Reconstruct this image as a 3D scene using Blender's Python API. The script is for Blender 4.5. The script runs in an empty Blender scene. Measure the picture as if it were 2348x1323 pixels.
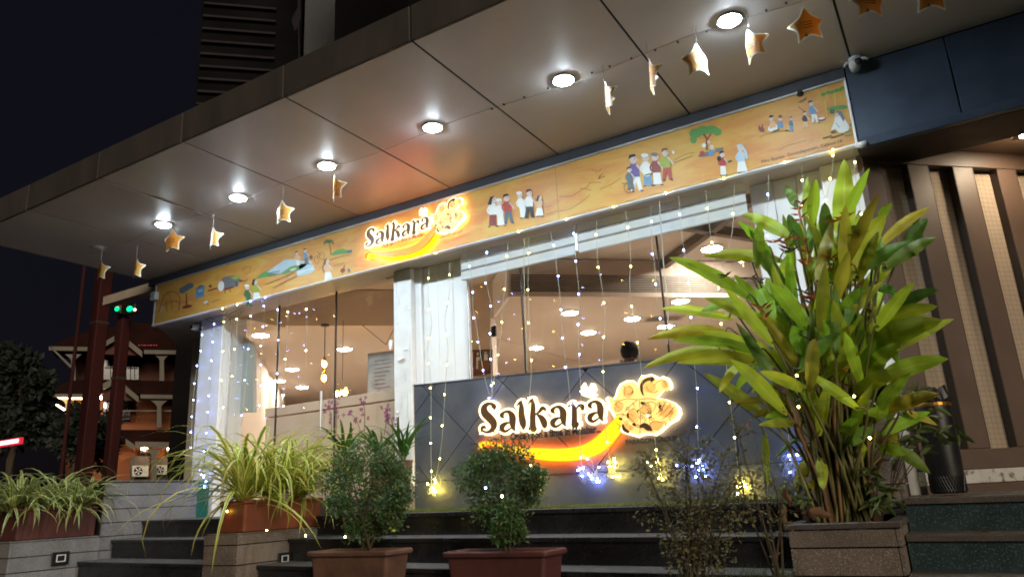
import bpy, bmesh, math, random
import numpy as np
from mathutils import Vector, Matrix, Euler, noise as mnoise

# ------------------------------------------------------------------ camera
S = bpy.context.scene
COL = S.collection
H = 1.5                                   # eye height above the forecourt
RCAM = np.array([[0.85455325, -0.18346747, -0.48587903],
                 [0.51689656, 0.20936029, 0.83005194],
                 [-0.05056375, -0.96047278, 0.27374322]])   # columns: camera right, down, forward
FPX, CX, CY = 1690.947, 1174.0, 661.5
cam_d = bpy.data.cameras.new('camera'); cam = bpy.data.objects.new('camera', cam_d); COL.objects.link(cam)
cam_d.sensor_width = 36.0; cam_d.lens = FPX / 2348.0 * 36.0
cam_d.clip_start = 0.05; cam_d.clip_end = 600.0
cam.matrix_world = Matrix(((RCAM[0][0], -RCAM[0][1], -RCAM[0][2], 0), (RCAM[1][0], -RCAM[1][1], -RCAM[1][2], 0),
                           (RCAM[2][0], -RCAM[2][1], -RCAM[2][2], H), (0, 0, 0, 1)))
S.camera = cam
# ------------------------------------------------------------------ night sky, sun lamp added as street light, exposure
W = bpy.data.worlds.new('World'); S.world = W; W.use_nodes = True
wn = W.node_tree; bg = wn.nodes['Background']
sky = wn.nodes.new('ShaderNodeTexSky'); sky.sky_type = 'NISHITA'; sky.sun_disc = False
sky.sun_elevation = math.radians(-4.0); sky.sun_rotation = math.radians(200.0)
sky.air_density = 1.0; sky.dust_density = 0.6; sky.ozone_density = 2.0
addn = wn.nodes.new('ShaderNodeMixRGB'); addn.blend_type = 'ADD'; addn.inputs[0].default_value = 1.0; addn.inputs[2].default_value = (0.020, 0.017, 0.024, 1)   # faint glow of the town in the night air
wn.links.new(sky.outputs[0], addn.inputs[1]); wn.links.new(addn.outputs[0], bg.inputs[0]); bg.inputs[1].default_value = 0.12
sun_d = bpy.data.lights.new('sun', 'SUN'); sun = bpy.data.objects.new('sun', sun_d); COL.objects.link(sun)
sun_d.energy = 1.25; sun_d.angle = math.radians(20.0); sun_d.color = (1.0, 0.86, 0.66)  # warm low sun added in place of an unseen street lamp
sun.rotation_euler = Vector((-0.72, 0.60, -0.34)).to_track_quat('-Z', 'Y').to_euler()
vs = S.view_settings
S.display_settings.display_device = 'sRGB'
vs.view_transform = 'Standard'; vs.look = 'None'; vs.exposure = 0.60; vs.gamma = 1.0; vs.use_curve_mapping = False
S.render.engine = 'CYCLES'
cy = S.cycles
cy.use_denoising = True
cy.max_bounces = 8; cy.diffuse_bounces = 4; cy.glossy_bounces = 3; cy.transmission_bounces = 4; cy.transparent_max_bounces = 14
cy.sample_clamp_indirect = 4.0; cy.caustics_reflective = False; cy.caustics_refractive = False
cy.pixel_filter_type = 'BLACKMAN_HARRIS'; cy.filter_width = 1.8
rnd = random.Random(7)

# ------------------------------------------------------------------ picture point -> place on a plane of the world (eye at z = 0)
def ray(p): return RCAM @ np.array([p[0] - CX, p[1] - CY, FPX])
def at_y(p, Y): d = ray(p); return d * (Y / d[1])
def at_z(p, Z): d = ray(p); return d * (Z / d[2])
def at_x(p, X): d = ray(p); return d * (X / d[0])
def at_v(p, P0, dr):                       # vertical plane through P0 along the horizontal direction dr
    n = np.array([dr[1], -dr[0], 0.0]); d = ray(p); return d * ((np.array(P0) @ n) / (d @ n))

# ------------------------------------------------------------------ materials
MATS = {}
def mat(name, c1, c2=None, rough=0.6, metal=0.0, scale=6.0, bump=0.0, bscale=60.0, spec=0.5, emit=None, estr=0.0,
        speck=None, speck_scale=250.0, detail=6.0, vary=0.0, coat=0.0, stretch=(1, 1, 1), trans=0.0, rvar=0.12):
    m = bpy.data.materials.new(name); m.use_nodes = True; MATS[name] = m
    nt = m.node_tree; N = nt.nodes; L = nt.links; b = N['Principled BSDF']
    b.inputs['Roughness'].default_value = rough; b.inputs['Metallic'].default_value = metal
    b.inputs['Specular IOR Level'].default_value = spec
    if coat: b.inputs['Coat Weight'].default_value = coat; b.inputs['Coat Roughness'].default_value = 0.15
    tc = N.new('ShaderNodeTexCoord'); mp = N.new('ShaderNodeMapping'); mp.inputs['Scale'].default_value = stretch
    oi = N.new('ShaderNodeObjectInfo'); L.new(tc.outputs['Object'], mp.inputs['Vector'])
    off = N.new('ShaderNodeVectorMath'); off.operation = 'MULTIPLY_ADD'; off.inputs[1].default_value = (1, 1, 1)
    sc = N.new('ShaderNodeVectorMath'); sc.operation = 'SCALE'; sc.inputs[0].default_value = (13.1, 7.7, 9.3)
    L.new(oi.outputs['Random'], sc.inputs['Scale']); L.new(mp.outputs[0], off.inputs[0]); L.new(sc.outputs[0], off.inputs[2])
    vec = off.outputs[0]
    nz = N.new('ShaderNodeTexNoise'); nz.inputs['Scale'].default_value = scale; nz.inputs['Detail'].default_value = detail; nz.inputs['Roughness'].default_value = 0.62
    L.new(vec, nz.inputs['Vector'])
    rp = N.new('ShaderNodeValToRGB'); L.new(nz.outputs['Fac'], rp.inputs[0])
    c2 = c2 or tuple(x * 0.75 for x in c1)
    rp.color_ramp.elements[0].position = 0.34; rp.color_ramp.elements[0].color = (*c2, 1)
    rp.color_ramp.elements[1].position = 0.66; rp.color_ramp.elements[1].color = (*c1, 1)
    out = rp.outputs[0]
    if speck:
        n2 = N.new('ShaderNodeTexNoise'); n2.inputs['Scale'].default_value = speck_scale; n2.inputs['Detail'].default_value = 2.0
        L.new(vec, n2.inputs['Vector'])
        r2 = N.new('ShaderNodeValToRGB'); r2.color_ramp.elements[0].position = 0.54; r2.color_ramp.elements[1].position = 0.68
        r2.color_ramp.elements[0].color = (0, 0, 0, 1); r2.color_ramp.elements[1].color = (1, 1, 1, 1)
        L.new(n2.outputs['Fac'], r2.inputs[0])
        mx = N.new('ShaderNodeMixRGB'); L.new(r2.outputs[0], mx.inputs[0]); L.new(out, mx.inputs[1]); mx.inputs[2].default_value = (*speck, 1)
        out = mx.outputs[0]
    if vary:
        mr = N.new('ShaderNodeMapRange'); mr.inputs['To Min'].default_value = 1 - vary; mr.inputs['To Max'].default_value = 1 + vary
        L.new(oi.outputs['Random'], mr.inputs['Value'])
        vm = N.new('ShaderNodeVectorMath'); vm.operation = 'SCALE'; L.new(out, vm.inputs[0]); L.new(mr.outputs[0], vm.inputs['Scale'])
        out = vm.outputs[0]
    L.new(out, b.inputs['Base Color'])
    rr = N.new('ShaderNodeMapRange'); rr.inputs['To Min'].default_value = max(0.03, rough - rvar); rr.inputs['To Max'].default_value = min(1, rough + rvar)
    L.new(nz.outputs['Fac'], rr.inputs['Value']); L.new(rr.outputs[0], b.inputs['Roughness'])
    if bump:
        n3 = N.new('ShaderNodeTexNoise'); n3.inputs['Scale'].default_value = bscale; n3.inputs['Detail'].default_value = 5.0
        L.new(vec, n3.inputs['Vector'])
        bp = N.new('ShaderNodeBump'); bp.inputs['Strength'].default_value = bump; bp.inputs['Distance'].default_value = 0.01
        L.new(n3.outputs['Fac'], bp.inputs['Height']); L.new(bp.outputs[0], b.inputs['Normal'])
    if emit: b.inputs['Emission Color'].default_value = (*emit, 1); b.inputs['Emission Strength'].default_value = estr
    if trans:
        tr = N.new('ShaderNodeBsdfTranslucent'); ms = N.new('ShaderNodeMixShader'); ms.inputs[0].default_value = trans
        L.new(out, tr.inputs['Color']); L.new(b.outputs[0], ms.inputs[1]); L.new(tr.outputs[0], ms.inputs[2])
        L.new(ms.outputs[0], N['Material Output'].inputs['Surface'])
    return m

def leaf_mat(name, edge, mid, tip=None, rough=0.42, trans=0.3, vary=0.35, vein=0.0, tipstart=0.75, stripe=None):
    """UV.x across the blade, UV.y from base to tip"""
    m = bpy.data.materials.new(name); m.use_nodes = True; MATS[name] = m
    nt = m.node_tree; N = nt.nodes; L = nt.links; b = N['Principled BSDF']; b.inputs['Roughness'].default_value = rough
    uv = N.new('ShaderNodeUVMap'); sp = N.new('ShaderNodeSeparateXYZ'); L.new(uv.outputs[0], sp.inputs[0])
    r = N.new('ShaderNodeValToRGB'); L.new(sp.outputs['X'], r.inputs[0]); e = r.color_ramp.elements
    if stripe:
        e[0].position = 0.0; e[0].color = (*edge, 1); e[1].position = 1.0; e[1].color = (*edge, 1)
        for p, c in ((0.22, edge), (0.34, stripe), (0.66, stripe), (0.78, edge)):
            q = r.color_ramp.elements.new(p); q.color = (*c, 1)
    else:
        e[0].position = 0.0; e[0].color = (*edge, 1); e[1].position = 1.0; e[1].color = (*edge, 1)
        for p, c in ((0.44, edge), (0.5, mid), (0.56, edge)):
            q = r.color_ramp.elements.new(p); q.color = (*c, 1)
    out = r.outputs[0]
    tc = N.new('ShaderNodeTexCoord'); oi = N.new('ShaderNodeObjectInfo')
    nz = N.new('ShaderNodeTexNoise'); nz.inputs['Scale'].default_value = 9.0; nz.inputs['Detail'].default_value = 5
    nz.noise_dimensions = '4D'; L.new(tc.outputs['Object'], nz.inputs['Vector'])
    wv = N.new('ShaderNodeMath'); wv.operation = 'MULTIPLY'; wv.inputs[1].default_value = 40; L.new(oi.outputs['Random'], wv.inputs[0]); L.new(wv.outputs[0], nz.inputs['W'])
    if tip:
        ad = N.new('ShaderNodeMath'); ad.operation = 'MULTIPLY_ADD'; L.new(nz.outputs['Fac'], ad.inputs[0]); ad.inputs[1].default_value = 0.7; L.new(sp.outputs['Y'], ad.inputs[2])
        mr = N.new('ShaderNodeMapRange'); mr.inputs['From Min'].default_value = tipstart + 0.35; mr.inputs['From Max'].default_value = tipstart + 0.65
        L.new(ad.outputs[0], mr.inputs['Value'])
        mx = N.new('ShaderNodeMixRGB'); L.new(mr.outputs[0], mx.inputs[0]); L.new(out, mx.inputs[1]); mx.inputs[2].default_value = (*tip, 1); out = mx.outputs[0]
    # per blade brightness and hue
    mr2 = N.new('ShaderNodeMapRange'); mr2.inputs['To Min'].default_value = 1 - vary; mr2.inputs['To Max'].default_value = 1 + vary
    av = N.new('ShaderNodeMath'); av.operation = 'MULTIPLY_ADD'; L.new(nz.outputs['Fac'], av.inputs[0]); av.inputs[1].default_value = 0.5
    sub = N.new('ShaderNodeMath'); sub.operation = 'MULTIPLY_ADD'; L.new(oi.outputs['Random'], sub.inputs[0]); sub.inputs[1].default_value = 0.75; sub.inputs[2].default_value = -0.12
    L.new(sub.outputs[0], av.inputs[2]); L.new(av.outputs[0], mr2.inputs['Value'])
    vm = N.new('ShaderNodeVectorMath'); vm.operation = 'SCALE'; L.new(out, vm.inputs[0]); L.new(mr2.outputs[0], vm.inputs['Scale']); out = vm.outputs[0]
    hs = N.new('ShaderNodeHueSaturation'); L.new(out, hs.inputs['Color'])
    mh = N.new('ShaderNodeMapRange'); mh.inputs['To Min'].default_value = 0.47; mh.inputs['To Max'].default_value = 0.53
    fr = N.new('ShaderNodeMath'); fr.operation = 'FRACT'; ml = N.new('ShaderNodeMath'); ml.operation = 'MULTIPLY'; ml.inputs[1].default_value = 17.3
    L.new(oi.outputs['Random'], ml.inputs[0]); L.new(ml.outputs[0], fr.inputs[0]); L.new(fr.outputs[0], mh.inputs['Value']); L.new(mh.outputs[0], hs.inputs['Hue']); out = hs.outputs[0]
    L.new(out, b.inputs['Base Color'])
    if vein:
        wt = N.new('ShaderNodeTexWave'); wt.inputs['Scale'].default_value = 22; wt.inputs['Distortion'].default_value = 0.6; wt.bands_direction = 'Y'
        cb = N.new('ShaderNodeCombineXYZ'); ab = N.new('ShaderNodeMath'); ab.operation = 'SUBTRACT'; L.new(sp.outputs['X'], ab.inputs[0]); ab.inputs[1].default_value = 0.5
        aa = N.new('ShaderNodeMath'); aa.operation = 'ABSOLUTE'; L.new(ab.outputs[0], aa.inputs[0])
        yy = N.new('ShaderNodeMath'); yy.operation = 'MULTIPLY_ADD'; L.new(aa.outputs[0], yy.inputs[0]); yy.inputs[1].default_value = -0.35; L.new(sp.outputs['Y'], yy.inputs[2])
        L.new(yy.outputs[0], cb.inputs['Y']); L.new(cb.outputs[0], wt.inputs['Vector'])
        bp = N.new('ShaderNodeBump'); bp.inputs['Strength'].default_value = vein; bp.inputs['Distance'].default_value = 0.004
        L.new(wt.outputs['Fac'], bp.inputs['Height']); L.new(bp.outputs[0], b.inputs['Normal'])
    tr = N.new('ShaderNodeBsdfTranslucent'); ms = N.new('ShaderNodeMixShader'); ms.inputs[0].default_value = trans
    L.new(out, tr.inputs['Color']); L.new(b.outputs[0], ms.inputs[1]); L.new(tr.outputs[0], ms.inputs[2])
    L.new(ms.outputs[0], N['Material Output'].inputs['Surface'])
    return m

def glow(name, col, strength, base=None):
    m = bpy.data.materials.new(name); m.use_nodes = True; MATS[name] = m
    b = m.node_tree.nodes['Principled BSDF']
    b.inputs['Base Color'].default_value = (*(base or col), 1); b.inputs['Roughness'].default_value = 0.4
    b.inputs['Emission Color'].default_value = (*col, 1); b.inputs['Emission Strength'].default_value = strength
    return m

def glass(name, tint=(0.97, 0.98, 0.975), facing=0.04):
    m = bpy.data.materials.new(name); m.use_nodes = True; MATS[name] = m
    nt = m.node_tree; N = nt.nodes; L = nt.links
    N.remove(N['Principled BSDF'])
    t = N.new('ShaderNodeBsdfTransparent'); t.inputs[0].default_value = (*tint, 1)
    g = N.new('ShaderNodeBsdfGlossy'); g.inputs['Roughness'].default_value = 0.015
    lw = N.new('ShaderNodeLayerWeight'); lw.inputs[0].default_value = 0.5
    pw = N.new('ShaderNodeMath'); pw.operation = 'POWER'; L.new(lw.outputs['Facing'], pw.inputs[0]); pw.inputs[1].default_value = 4.0
    f = N.new('ShaderNodeMath'); f.operation = 'MULTIPLY_ADD'; L.new(pw.outputs[0], f.inputs[0]); f.inputs[1].default_value = 0.8; f.inputs[2].default_value = facing
    tc = N.new('ShaderNodeTexCoord'); nz = N.new('ShaderNodeTexNoise'); nz.inputs['Scale'].default_value = 1.3; L.new(tc.outputs['Object'], nz.inputs['Vector'])
    bp = N.new('ShaderNodeBump'); bp.inputs['Strength'].default_value = 0.03; bp.inputs['Distance'].default_value = 0.05
    L.new(nz.outputs['Fac'], bp.inputs['Height']); L.new(bp.outputs[0], g.inputs['Normal'])
    mx = N.new('ShaderNodeMixShader'); L.new(f.outputs[0], mx.inputs[0]); L.new(t.outputs[0], mx.inputs[1]); L.new(g.outputs[0], mx.inputs[2])
    L.new(mx.outputs[0], N['Material Output'].inputs['Surface'])
    return m

M = MATS
mat('soffit_panel', (0.43, 0.395, 0.395), (0.375, 0.345, 0.345), rough=0.36, scale=2.2, spec=0.5, vary=0.06, detail=14, bump=0.05, bscale=2.0)
mat('fascia_panel', (0.072, 0.061, 0.055), (0.046, 0.040, 0.037), rough=0.6, spec=0.25, scale=3.0, stretch=(1, 1, 0.25), detail=9, vary=0.06)
mat('joint_black', (0.010, 0.010, 0.010), rough=0.8)
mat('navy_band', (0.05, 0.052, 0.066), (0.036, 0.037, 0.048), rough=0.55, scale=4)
mat('navy_panel', (0.060, 0.080, 0.122), (0.034, 0.047, 0.075), rough=0.42, scale=2.4, detail=9, bump=0.08, bscale=7, spec=0.4)
mat('navy_tile', (0.100, 0.108, 0.135), (0.062, 0.068, 0.088), rough=0.46, scale=2.6, detail=10, vary=0.07, spec=0.35)
mat('skirting', (0.10, 0.105, 0.12), (0.065, 0.07, 0.082), rough=0.5, scale=4)
mat('white_paint', (0.80, 0.80, 0.81), (0.76, 0.76, 0.77), rough=0.55, scale=2, detail=9)
mat('old_white_paint', (0.80, 0.80, 0.81), (0.66, 0.655, 0.655), rough=0.6, scale=5, detail=12, bump=0.08, bscale=18)
mat('paint_crack', (0.16, 0.15, 0.14), rough=0.9)
mat('aluminium', (0.62, 0.63, 0.65), (0.5, 0.5, 0.52), rough=0.35, metal=0.6, scale=12)
mat('lintel_beige', (0.50, 0.42, 0.33), (0.42, 0.35, 0.27), rough=0.5, scale=5)
mat('dark_steel', (0.035, 0.035, 0.037), rough=0.4, metal=0.3)
mat('grey_side', (0.52, 0.53, 0.50), (0.47, 0.48, 0.455), rough=0.55, scale=3)
mat('tan_wall', (0.62, 0.52, 0.44), (0.57, 0.475, 0.40), rough=0.7, scale=2)
mat('tan_ceiling', (0.60, 0.525, 0.46), (0.56, 0.485, 0.425), rough=0.75, scale=1.5)
mat('dark_ceiling', (0.20, 0.165, 0.135), (0.15, 0.125, 0.10), rough=0.7, scale=2)
mat('beige_partition', (0.84, 0.60, 0.44), (0.80, 0.56, 0.40), rough=0.45, scale=3)
mat('wood_red', (0.17, 0.060, 0.028), (0.09, 0.030, 0.016), rough=0.35, scale=9, stretch=(4, 4, 0.4), vary=0.25)
mat('int_floor', (0.58, 0.48, 0.39), (0.50, 0.41, 0.33), rough=0.4, scale=4)
mat('vent_slat', (0.42, 0.36, 0.31), rough=0.5)
mat('blind_cloth', (0.80, 0.83, 0.83), (0.74, 0.78, 0.78), rough=0.75, scale=8, trans=0.5)
mat('blind_grey', (0.22, 0.20, 0.18), rough=0.8)
mat('stone_plank', (0.175, 0.172, 0.18), (0.115, 0.113, 0.118), rough=0.75, scale=5, detail=9, bump=0.35, bscale=120, speck=(0.32, 0.31, 0.31), speck_scale=190, vary=0.14)
mat('stone_plank_brown', (0.17, 0.133, 0.11), (0.105, 0.082, 0.07), rough=0.75, scale=5, detail=9, bump=0.35, bscale=120, speck=(0.33, 0.27, 0.23), speck_scale=190, vary=0.12)
mat('stone_cap', (0.085, 0.07, 0.062), (0.05, 0.042, 0.037), rough=0.5, scale=7, speck=(0.16, 0.14, 0.13), speck_scale=220)
mat('granite_tread', (0.080, 0.073, 0.070), (0.050, 0.046, 0.044), rough=0.68, spec=0.2, scale=6, speck=(0.19, 0.18, 0.17), speck_scale=240, bump=0.1, bscale=150)
mat('granite_black', (0.020, 0.020, 0.022), (0.007, 0.007, 0.009), rough=0.26, scale=5, detail=12, speck=(0.03, 0.032, 0.037), speck_scale=170, spec=0.5)
mat('granite_green', (0.034, 0.060, 0.066), (0.018, 0.034, 0.038), rough=0.24, scale=7, detail=10, speck=(0.085, 0.12, 0.12), speck_scale=95, spec=0.5)
mat('asphalt', (0.055, 0.052, 0.050), (0.038, 0.037, 0.036), rough=0.85, scale=3, bump=0.5, bscale=150, speck=(0.12, 0.11, 0.10))
mat('paver', (0.10, 0.09, 0.085), (0.07, 0.063, 0.06), rough=0.7, scale=4, bump=0.25, bscale=90, vary=0.12)
mat('terracotta_red', (0.105, 0.031, 0.024), (0.065, 0.020, 0.017), rough=0.6, scale=5, detail=9, bump=0.15, bscale=40)
mat('terracotta_brown', (0.17, 0.082, 0.052), (0.085, 0.042, 0.03), rough=0.65, scale=6, detail=9, bump=0.2, bscale=40)
mat('terracotta_orange', (0.24, 0.062, 0.028), (0.16, 0.042, 0.02), rough=0.55, scale=4, detail=9, bump=0.12, bscale=30)
mat('soil', (0.030, 0.021, 0.015), (0.015, 0.011, 0.008), rough=1.0, scale=30, bump=0.8, bscale=60)
mat('brown_slat', (0.092, 0.057, 0.041), (0.072, 0.045, 0.033), rough=0.5, scale=3, detail=8)
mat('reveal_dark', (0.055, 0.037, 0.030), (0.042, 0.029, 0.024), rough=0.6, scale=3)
mat('marble', (0.50, 0.48, 0.45), (0.44, 0.42, 0.40), rough=0.3, scale=3, speck=(0.16, 0.14, 0.12), speck_scale=22)
mat('beam_brown', (0.045, 0.030, 0.026), (0.034, 0.024, 0.021), rough=0.6, scale=4)
mat('ceil_brown', (0.36, 0.25, 0.17), (0.32, 0.22, 0.15), rough=0.6, scale=2)
mat('black_plastic', (0.012, 0.012, 0.014), rough=0.4, scale=15)
mat('white_plastic', (0.72, 0.72, 0.72), rough=0.35)
mat('brass', (0.6, 0.32, 0.08), rough=0.3, metal=0.9)
mat('wire_pale', (0.55, 0.55, 0.42), rough=0.5)
mat('wire_dark', (0.02, 0.03, 0.025), rough=0.5)
mat('maroon_steel', (0.055, 0.013, 0.013), (0.036, 0.009, 0.009), rough=0.7, spec=0.15, scale=4, stretch=(1, 1, 0.2))
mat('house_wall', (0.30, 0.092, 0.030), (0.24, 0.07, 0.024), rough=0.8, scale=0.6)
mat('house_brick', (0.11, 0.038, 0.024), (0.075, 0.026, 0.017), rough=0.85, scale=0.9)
mat('house_white', (0.22, 0.20, 0.17), (0.17, 0.155, 0.13), rough=0.8, scale=0.8, spec=0.1)
mat('roof_tile', (0.030, 0.012, 0.010), (0.018, 0.008, 0.007), rough=0.9, scale=1.2, spec=0.0)
mat('window_dark', (0.012, 0.012, 0.014), rough=0.15)
mat('ac_white', (0.70, 0.68, 0.62), rough=0.5)
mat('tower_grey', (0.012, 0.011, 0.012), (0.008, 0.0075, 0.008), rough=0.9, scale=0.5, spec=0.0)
mat('ledge_grey', (0.045, 0.040, 0.042), rough=0.9, scale=0.6, spec=0.0)
mat('cord_white', (0.6, 0.58, 0.55), rough=0.7)
mat('bark', (0.085, 0.058, 0.037), (0.045, 0.031, 0.02), rough=0.9, scale=25, bump=0.5, bscale=70)
mat('cane', (0.20, 0.105, 0.042), (0.085, 0.055, 0.022), rough=0.6, scale=10, stretch=(1, 1, 0.3), vary=0.4)
mat('cane_green', (0.16, 0.16, 0.04), (0.10, 0.085, 0.025), rough=0.55, scale=10, stretch=(1, 1, 0.3), vary=0.3)
mat('bush_leaf', (0.105, 0.195, 0.055), (0.050, 0.110, 0.034), rough=0.42, scale=14, vary=0.1, trans=0.25)
mat('bush_leaf_dry', (0.17, 0.135, 0.055), (0.085, 0.095, 0.034), rough=0.5, scale=18, trans=0.2)
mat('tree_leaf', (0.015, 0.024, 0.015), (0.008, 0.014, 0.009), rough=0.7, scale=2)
mat('turf', (0.16, 0.19, 0.035), (0.09, 0.12, 0.025), rough=0.8, scale=40, trans=0.2)
mat('weed', (0.06, 0.10, 0.03), rough=0.6, trans=0.25)
mat('bract', (0.50, 0.150, 0.020), (0.34, 0.10, 0.02), rough=0.5, scale=14, vary=0.25, trans=0.25)
mat('bract_dead', (0.060, 0.030, 0.022), (0.03, 0.018, 0.014), rough=0.8, scale=12)
mat('orchid', (0.40, 0.13, 0.26), (0.26, 0.07, 0.16), rough=0.6, scale=20, trans=0.3)
mat('teal_net', (0.03, 0.20, 0.17), rough=0.5)
mat('skin', (0.30, 0.17, 0.11), rough=0.5); mat('hair', (0.010, 0.009, 0.010), rough=0.75, bump=0.6, bscale=90); mat('shirt', (0.20, 0.22, 0.28), rough=0.8)
mat('trousers', (0.04, 0.04, 0.05), rough=0.8)
mat('logo_brown', (0.15, 0.070, 0.030), (0.12, 0.056, 0.025), rough=0.4, spec=0.3)
mat('logo_ink', (0.016, 0.014, 0.018), rough=0.5)
mat('board_white', (0.72, 0.68, 0.62), rough=0.3)
mat('ink_red', (0.42, 0.06, 0.05), rough=0.6)
mat('bulb_glass', (0.3, 0.2, 0.05), rough=0.1)
mat('grey_metal_lamp', (0.38, 0.37, 0.36), rough=0.4)
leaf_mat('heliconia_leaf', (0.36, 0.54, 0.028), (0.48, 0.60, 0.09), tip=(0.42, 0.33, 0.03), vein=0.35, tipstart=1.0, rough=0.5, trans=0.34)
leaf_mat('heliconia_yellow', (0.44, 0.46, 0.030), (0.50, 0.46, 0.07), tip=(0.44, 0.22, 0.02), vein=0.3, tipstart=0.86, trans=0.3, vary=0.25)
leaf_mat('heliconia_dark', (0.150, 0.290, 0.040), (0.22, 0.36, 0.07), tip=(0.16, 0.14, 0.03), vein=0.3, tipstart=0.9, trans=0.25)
leaf_mat('dead_leaf', (0.14, 0.075, 0.035), (0.18, 0.10, 0.05), vein=0.4, trans=0.15, rough=0.8)
leaf_mat('spider_blade', (0.66, 0.62, 0.13), (0.16, 0.22, 0.04), stripe=(0.17, 0.26, 0.028), trans=0.3, vary=0.28, tip=(0.40, 0.27, 0.08), tipstart=0.92)
leaf_mat('spider_blade_pale', (0.52, 0.52, 0.20), (0.16, 0.2, 0.06), stripe=(0.12, 0.20, 0.035), trans=0.3, vary=0.3, tip=(0.30, 0.2, 0.06), tipstart=0.92)
leaf_mat('strap_leaf', (0.050, 0.125, 0.022), (0.09, 0.18, 0.04), trans=0.25, vary=0.35)
leaf_mat('shrub_leaf', (0.10, 0.14, 0.045), (0.16, 0.20, 0.07), trans=0.25, vary=0.3)
glow('lamp_cool', (0.78, 0.93, 1.0), 400.0)
glow('logo_orange_high', (1.0, 0.14, 0.0), 135.0, base=(0.4, 0.08, 0.0))
glow('logo_amber', (1.0, 0.23, 0.0), 0.95, base=(0.35, 0.08, 0.0))
glow('logo_tan', (1.0, 0.48, 0.12), 0.42)
glow('bulb_yellow_bright', (1.0, 0.76, 0.12), 170.0)
glow('bulb_blue_bright', (0.22, 0.32, 1.0), 120.0)
glow('lamp_warm', (1.0, 0.89, 0.74), 175.0)
glow('lamp_right', (1.0, 0.80, 0.55), 230.0)
glow('pendant_glow', (1.0, 0.56, 0.14), 60.0)
glow('bulb_yellow', (1.0, 0.74, 0.13), 42.0)
glow('bulb_blue', (0.20, 0.28, 1.0), 60.0)
glow('bulb_warm', (1.0, 0.84, 0.40), 36.0)
glow('logo_cream', (1.0, 0.82, 0.50), 1.05)
glow('logo_cream_side', (1.0, 0.66, 0.32), 6.0)
glow('logo_cream_face', (1.0, 0.66, 0.20), 0.55)
glow('logo_yellow', (1.0, 0.50, 0.01), 1.15, base=(0.5, 0.22, 0.0))
glow('logo_orange', (1.0, 0.12, 0.0), 38.0, base=(0.4, 0.08, 0.0))
glow('logo_orange_high', (1.0, 0.14, 0.0), 135.0, base=(0.4, 0.08, 0.0))
glow('logo_amber', (1.0, 0.23, 0.0), 0.95, base=(0.35, 0.08, 0.0))
glow('logo_tan', (1.0, 0.48, 0.12), 0.42)
glow('bulb_yellow_bright', (1.0, 0.76, 0.12), 170.0)
glow('bulb_blue_bright', (0.22, 0.32, 1.0), 120.0)
glow('led_strip', (1.0, 0.72, 0.33), 14.0)
glow('porch_lamp', (1.0, 0.72, 0.38), 42.0)
glow('signal_green', (0.0, 0.9, 0.22), 2.2)
glow('signal_red', (1.0, 0.02, 0.02), 8.0)
glow('sign_red', (0.8, 0.02, 0.05), 0.6, base=(0.2, 0.01, 0.02))
glow('sign_white', (1.0, 0.75, 0.8), 1.6)
glow('unlit_lamp', (1, 1, 1), 0.0, base=(0.45, 0.43, 0.43))
glass('clear_glass')
# painted banner: watercolour wash
def banner_mat():
    m = mat('banner_wash', (0.70, 0.33, 0.055), (0.60, 0.22, 0.05), rough=0.5, scale=2.0)
    N = m.node_tree.nodes; L = m.node_tree.links; b = N['Principled BSDF']
    tc = N.new('ShaderNodeTexCoord'); mp = N.new('ShaderNodeMapping'); mp.inputs['Scale'].default_value = (0.7, 1, 2.2); L.new(tc.outputs['Object'], mp.inputs['Vector'])
    n1 = N.new('ShaderNodeTexNoise'); n1.inputs['Scale'].default_value = 2.6; n1.inputs['Detail'].default_value = 9; n1.inputs['Roughness'].default_value = 0.68; n1.inputs['Distortion'].default_value = 1.1
    L.new(mp.outputs[0], n1.inputs['Vector'])
    r = N.new('ShaderNodeValToRGB'); L.new(n1.outputs['Fac'], r.inputs[0]); e = r.color_ramp.elements
    e[0].position = 0.28; e[0].color = (0.52, 0.18, 0.045, 1); e[1].position = 0.74; e[1].color = (0.56, 0.38, 0.085, 1)
    q = e.new(0.44); q.color = (0.55, 0.245, 0.055, 1); q = e.new(0.56); q.color = (0.58, 0.315, 0.065, 1)
    L.new(r.outputs[0], b.inputs['Base Color'])
    return m
banner_mat()
INK = {}
for nm, c in dict(white=(0.70, 0.70, 0.68), pale_blue=(0.40, 0.52, 0.60), blue=(0.12, 0.26, 0.42), violet=(0.13, 0.09, 0.28), red=(0.40, 0.05, 0.04), maroon=(0.22, 0.04, 0.03),
                  green=(0.10, 0.28, 0.07), dark_green=(0.04, 0.13, 0.05), black=(0.02, 0.016, 0.018), skin=(0.62, 0.48, 0.42), brown=(0.20, 0.08, 0.03), line=(0.22, 0.075, 0.02),
                  grey=(0.16, 0.16, 0.17), yellow=(0.62, 0.52, 0.08), lime=(0.30, 0.36, 0.05), slate=(0.10, 0.14, 0.17), peach=(0.66, 0.40, 0.22), star_orange=(0.78, 0.40, 0.085), star_white=(0.80, 0.75, 0.62)).items():
    mat('ink_' + nm, c, tuple(x * 0.9 for x in c), rough=0.55, scale=8, trans=0.25 if nm.startswith('star') else 0.0)
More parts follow.
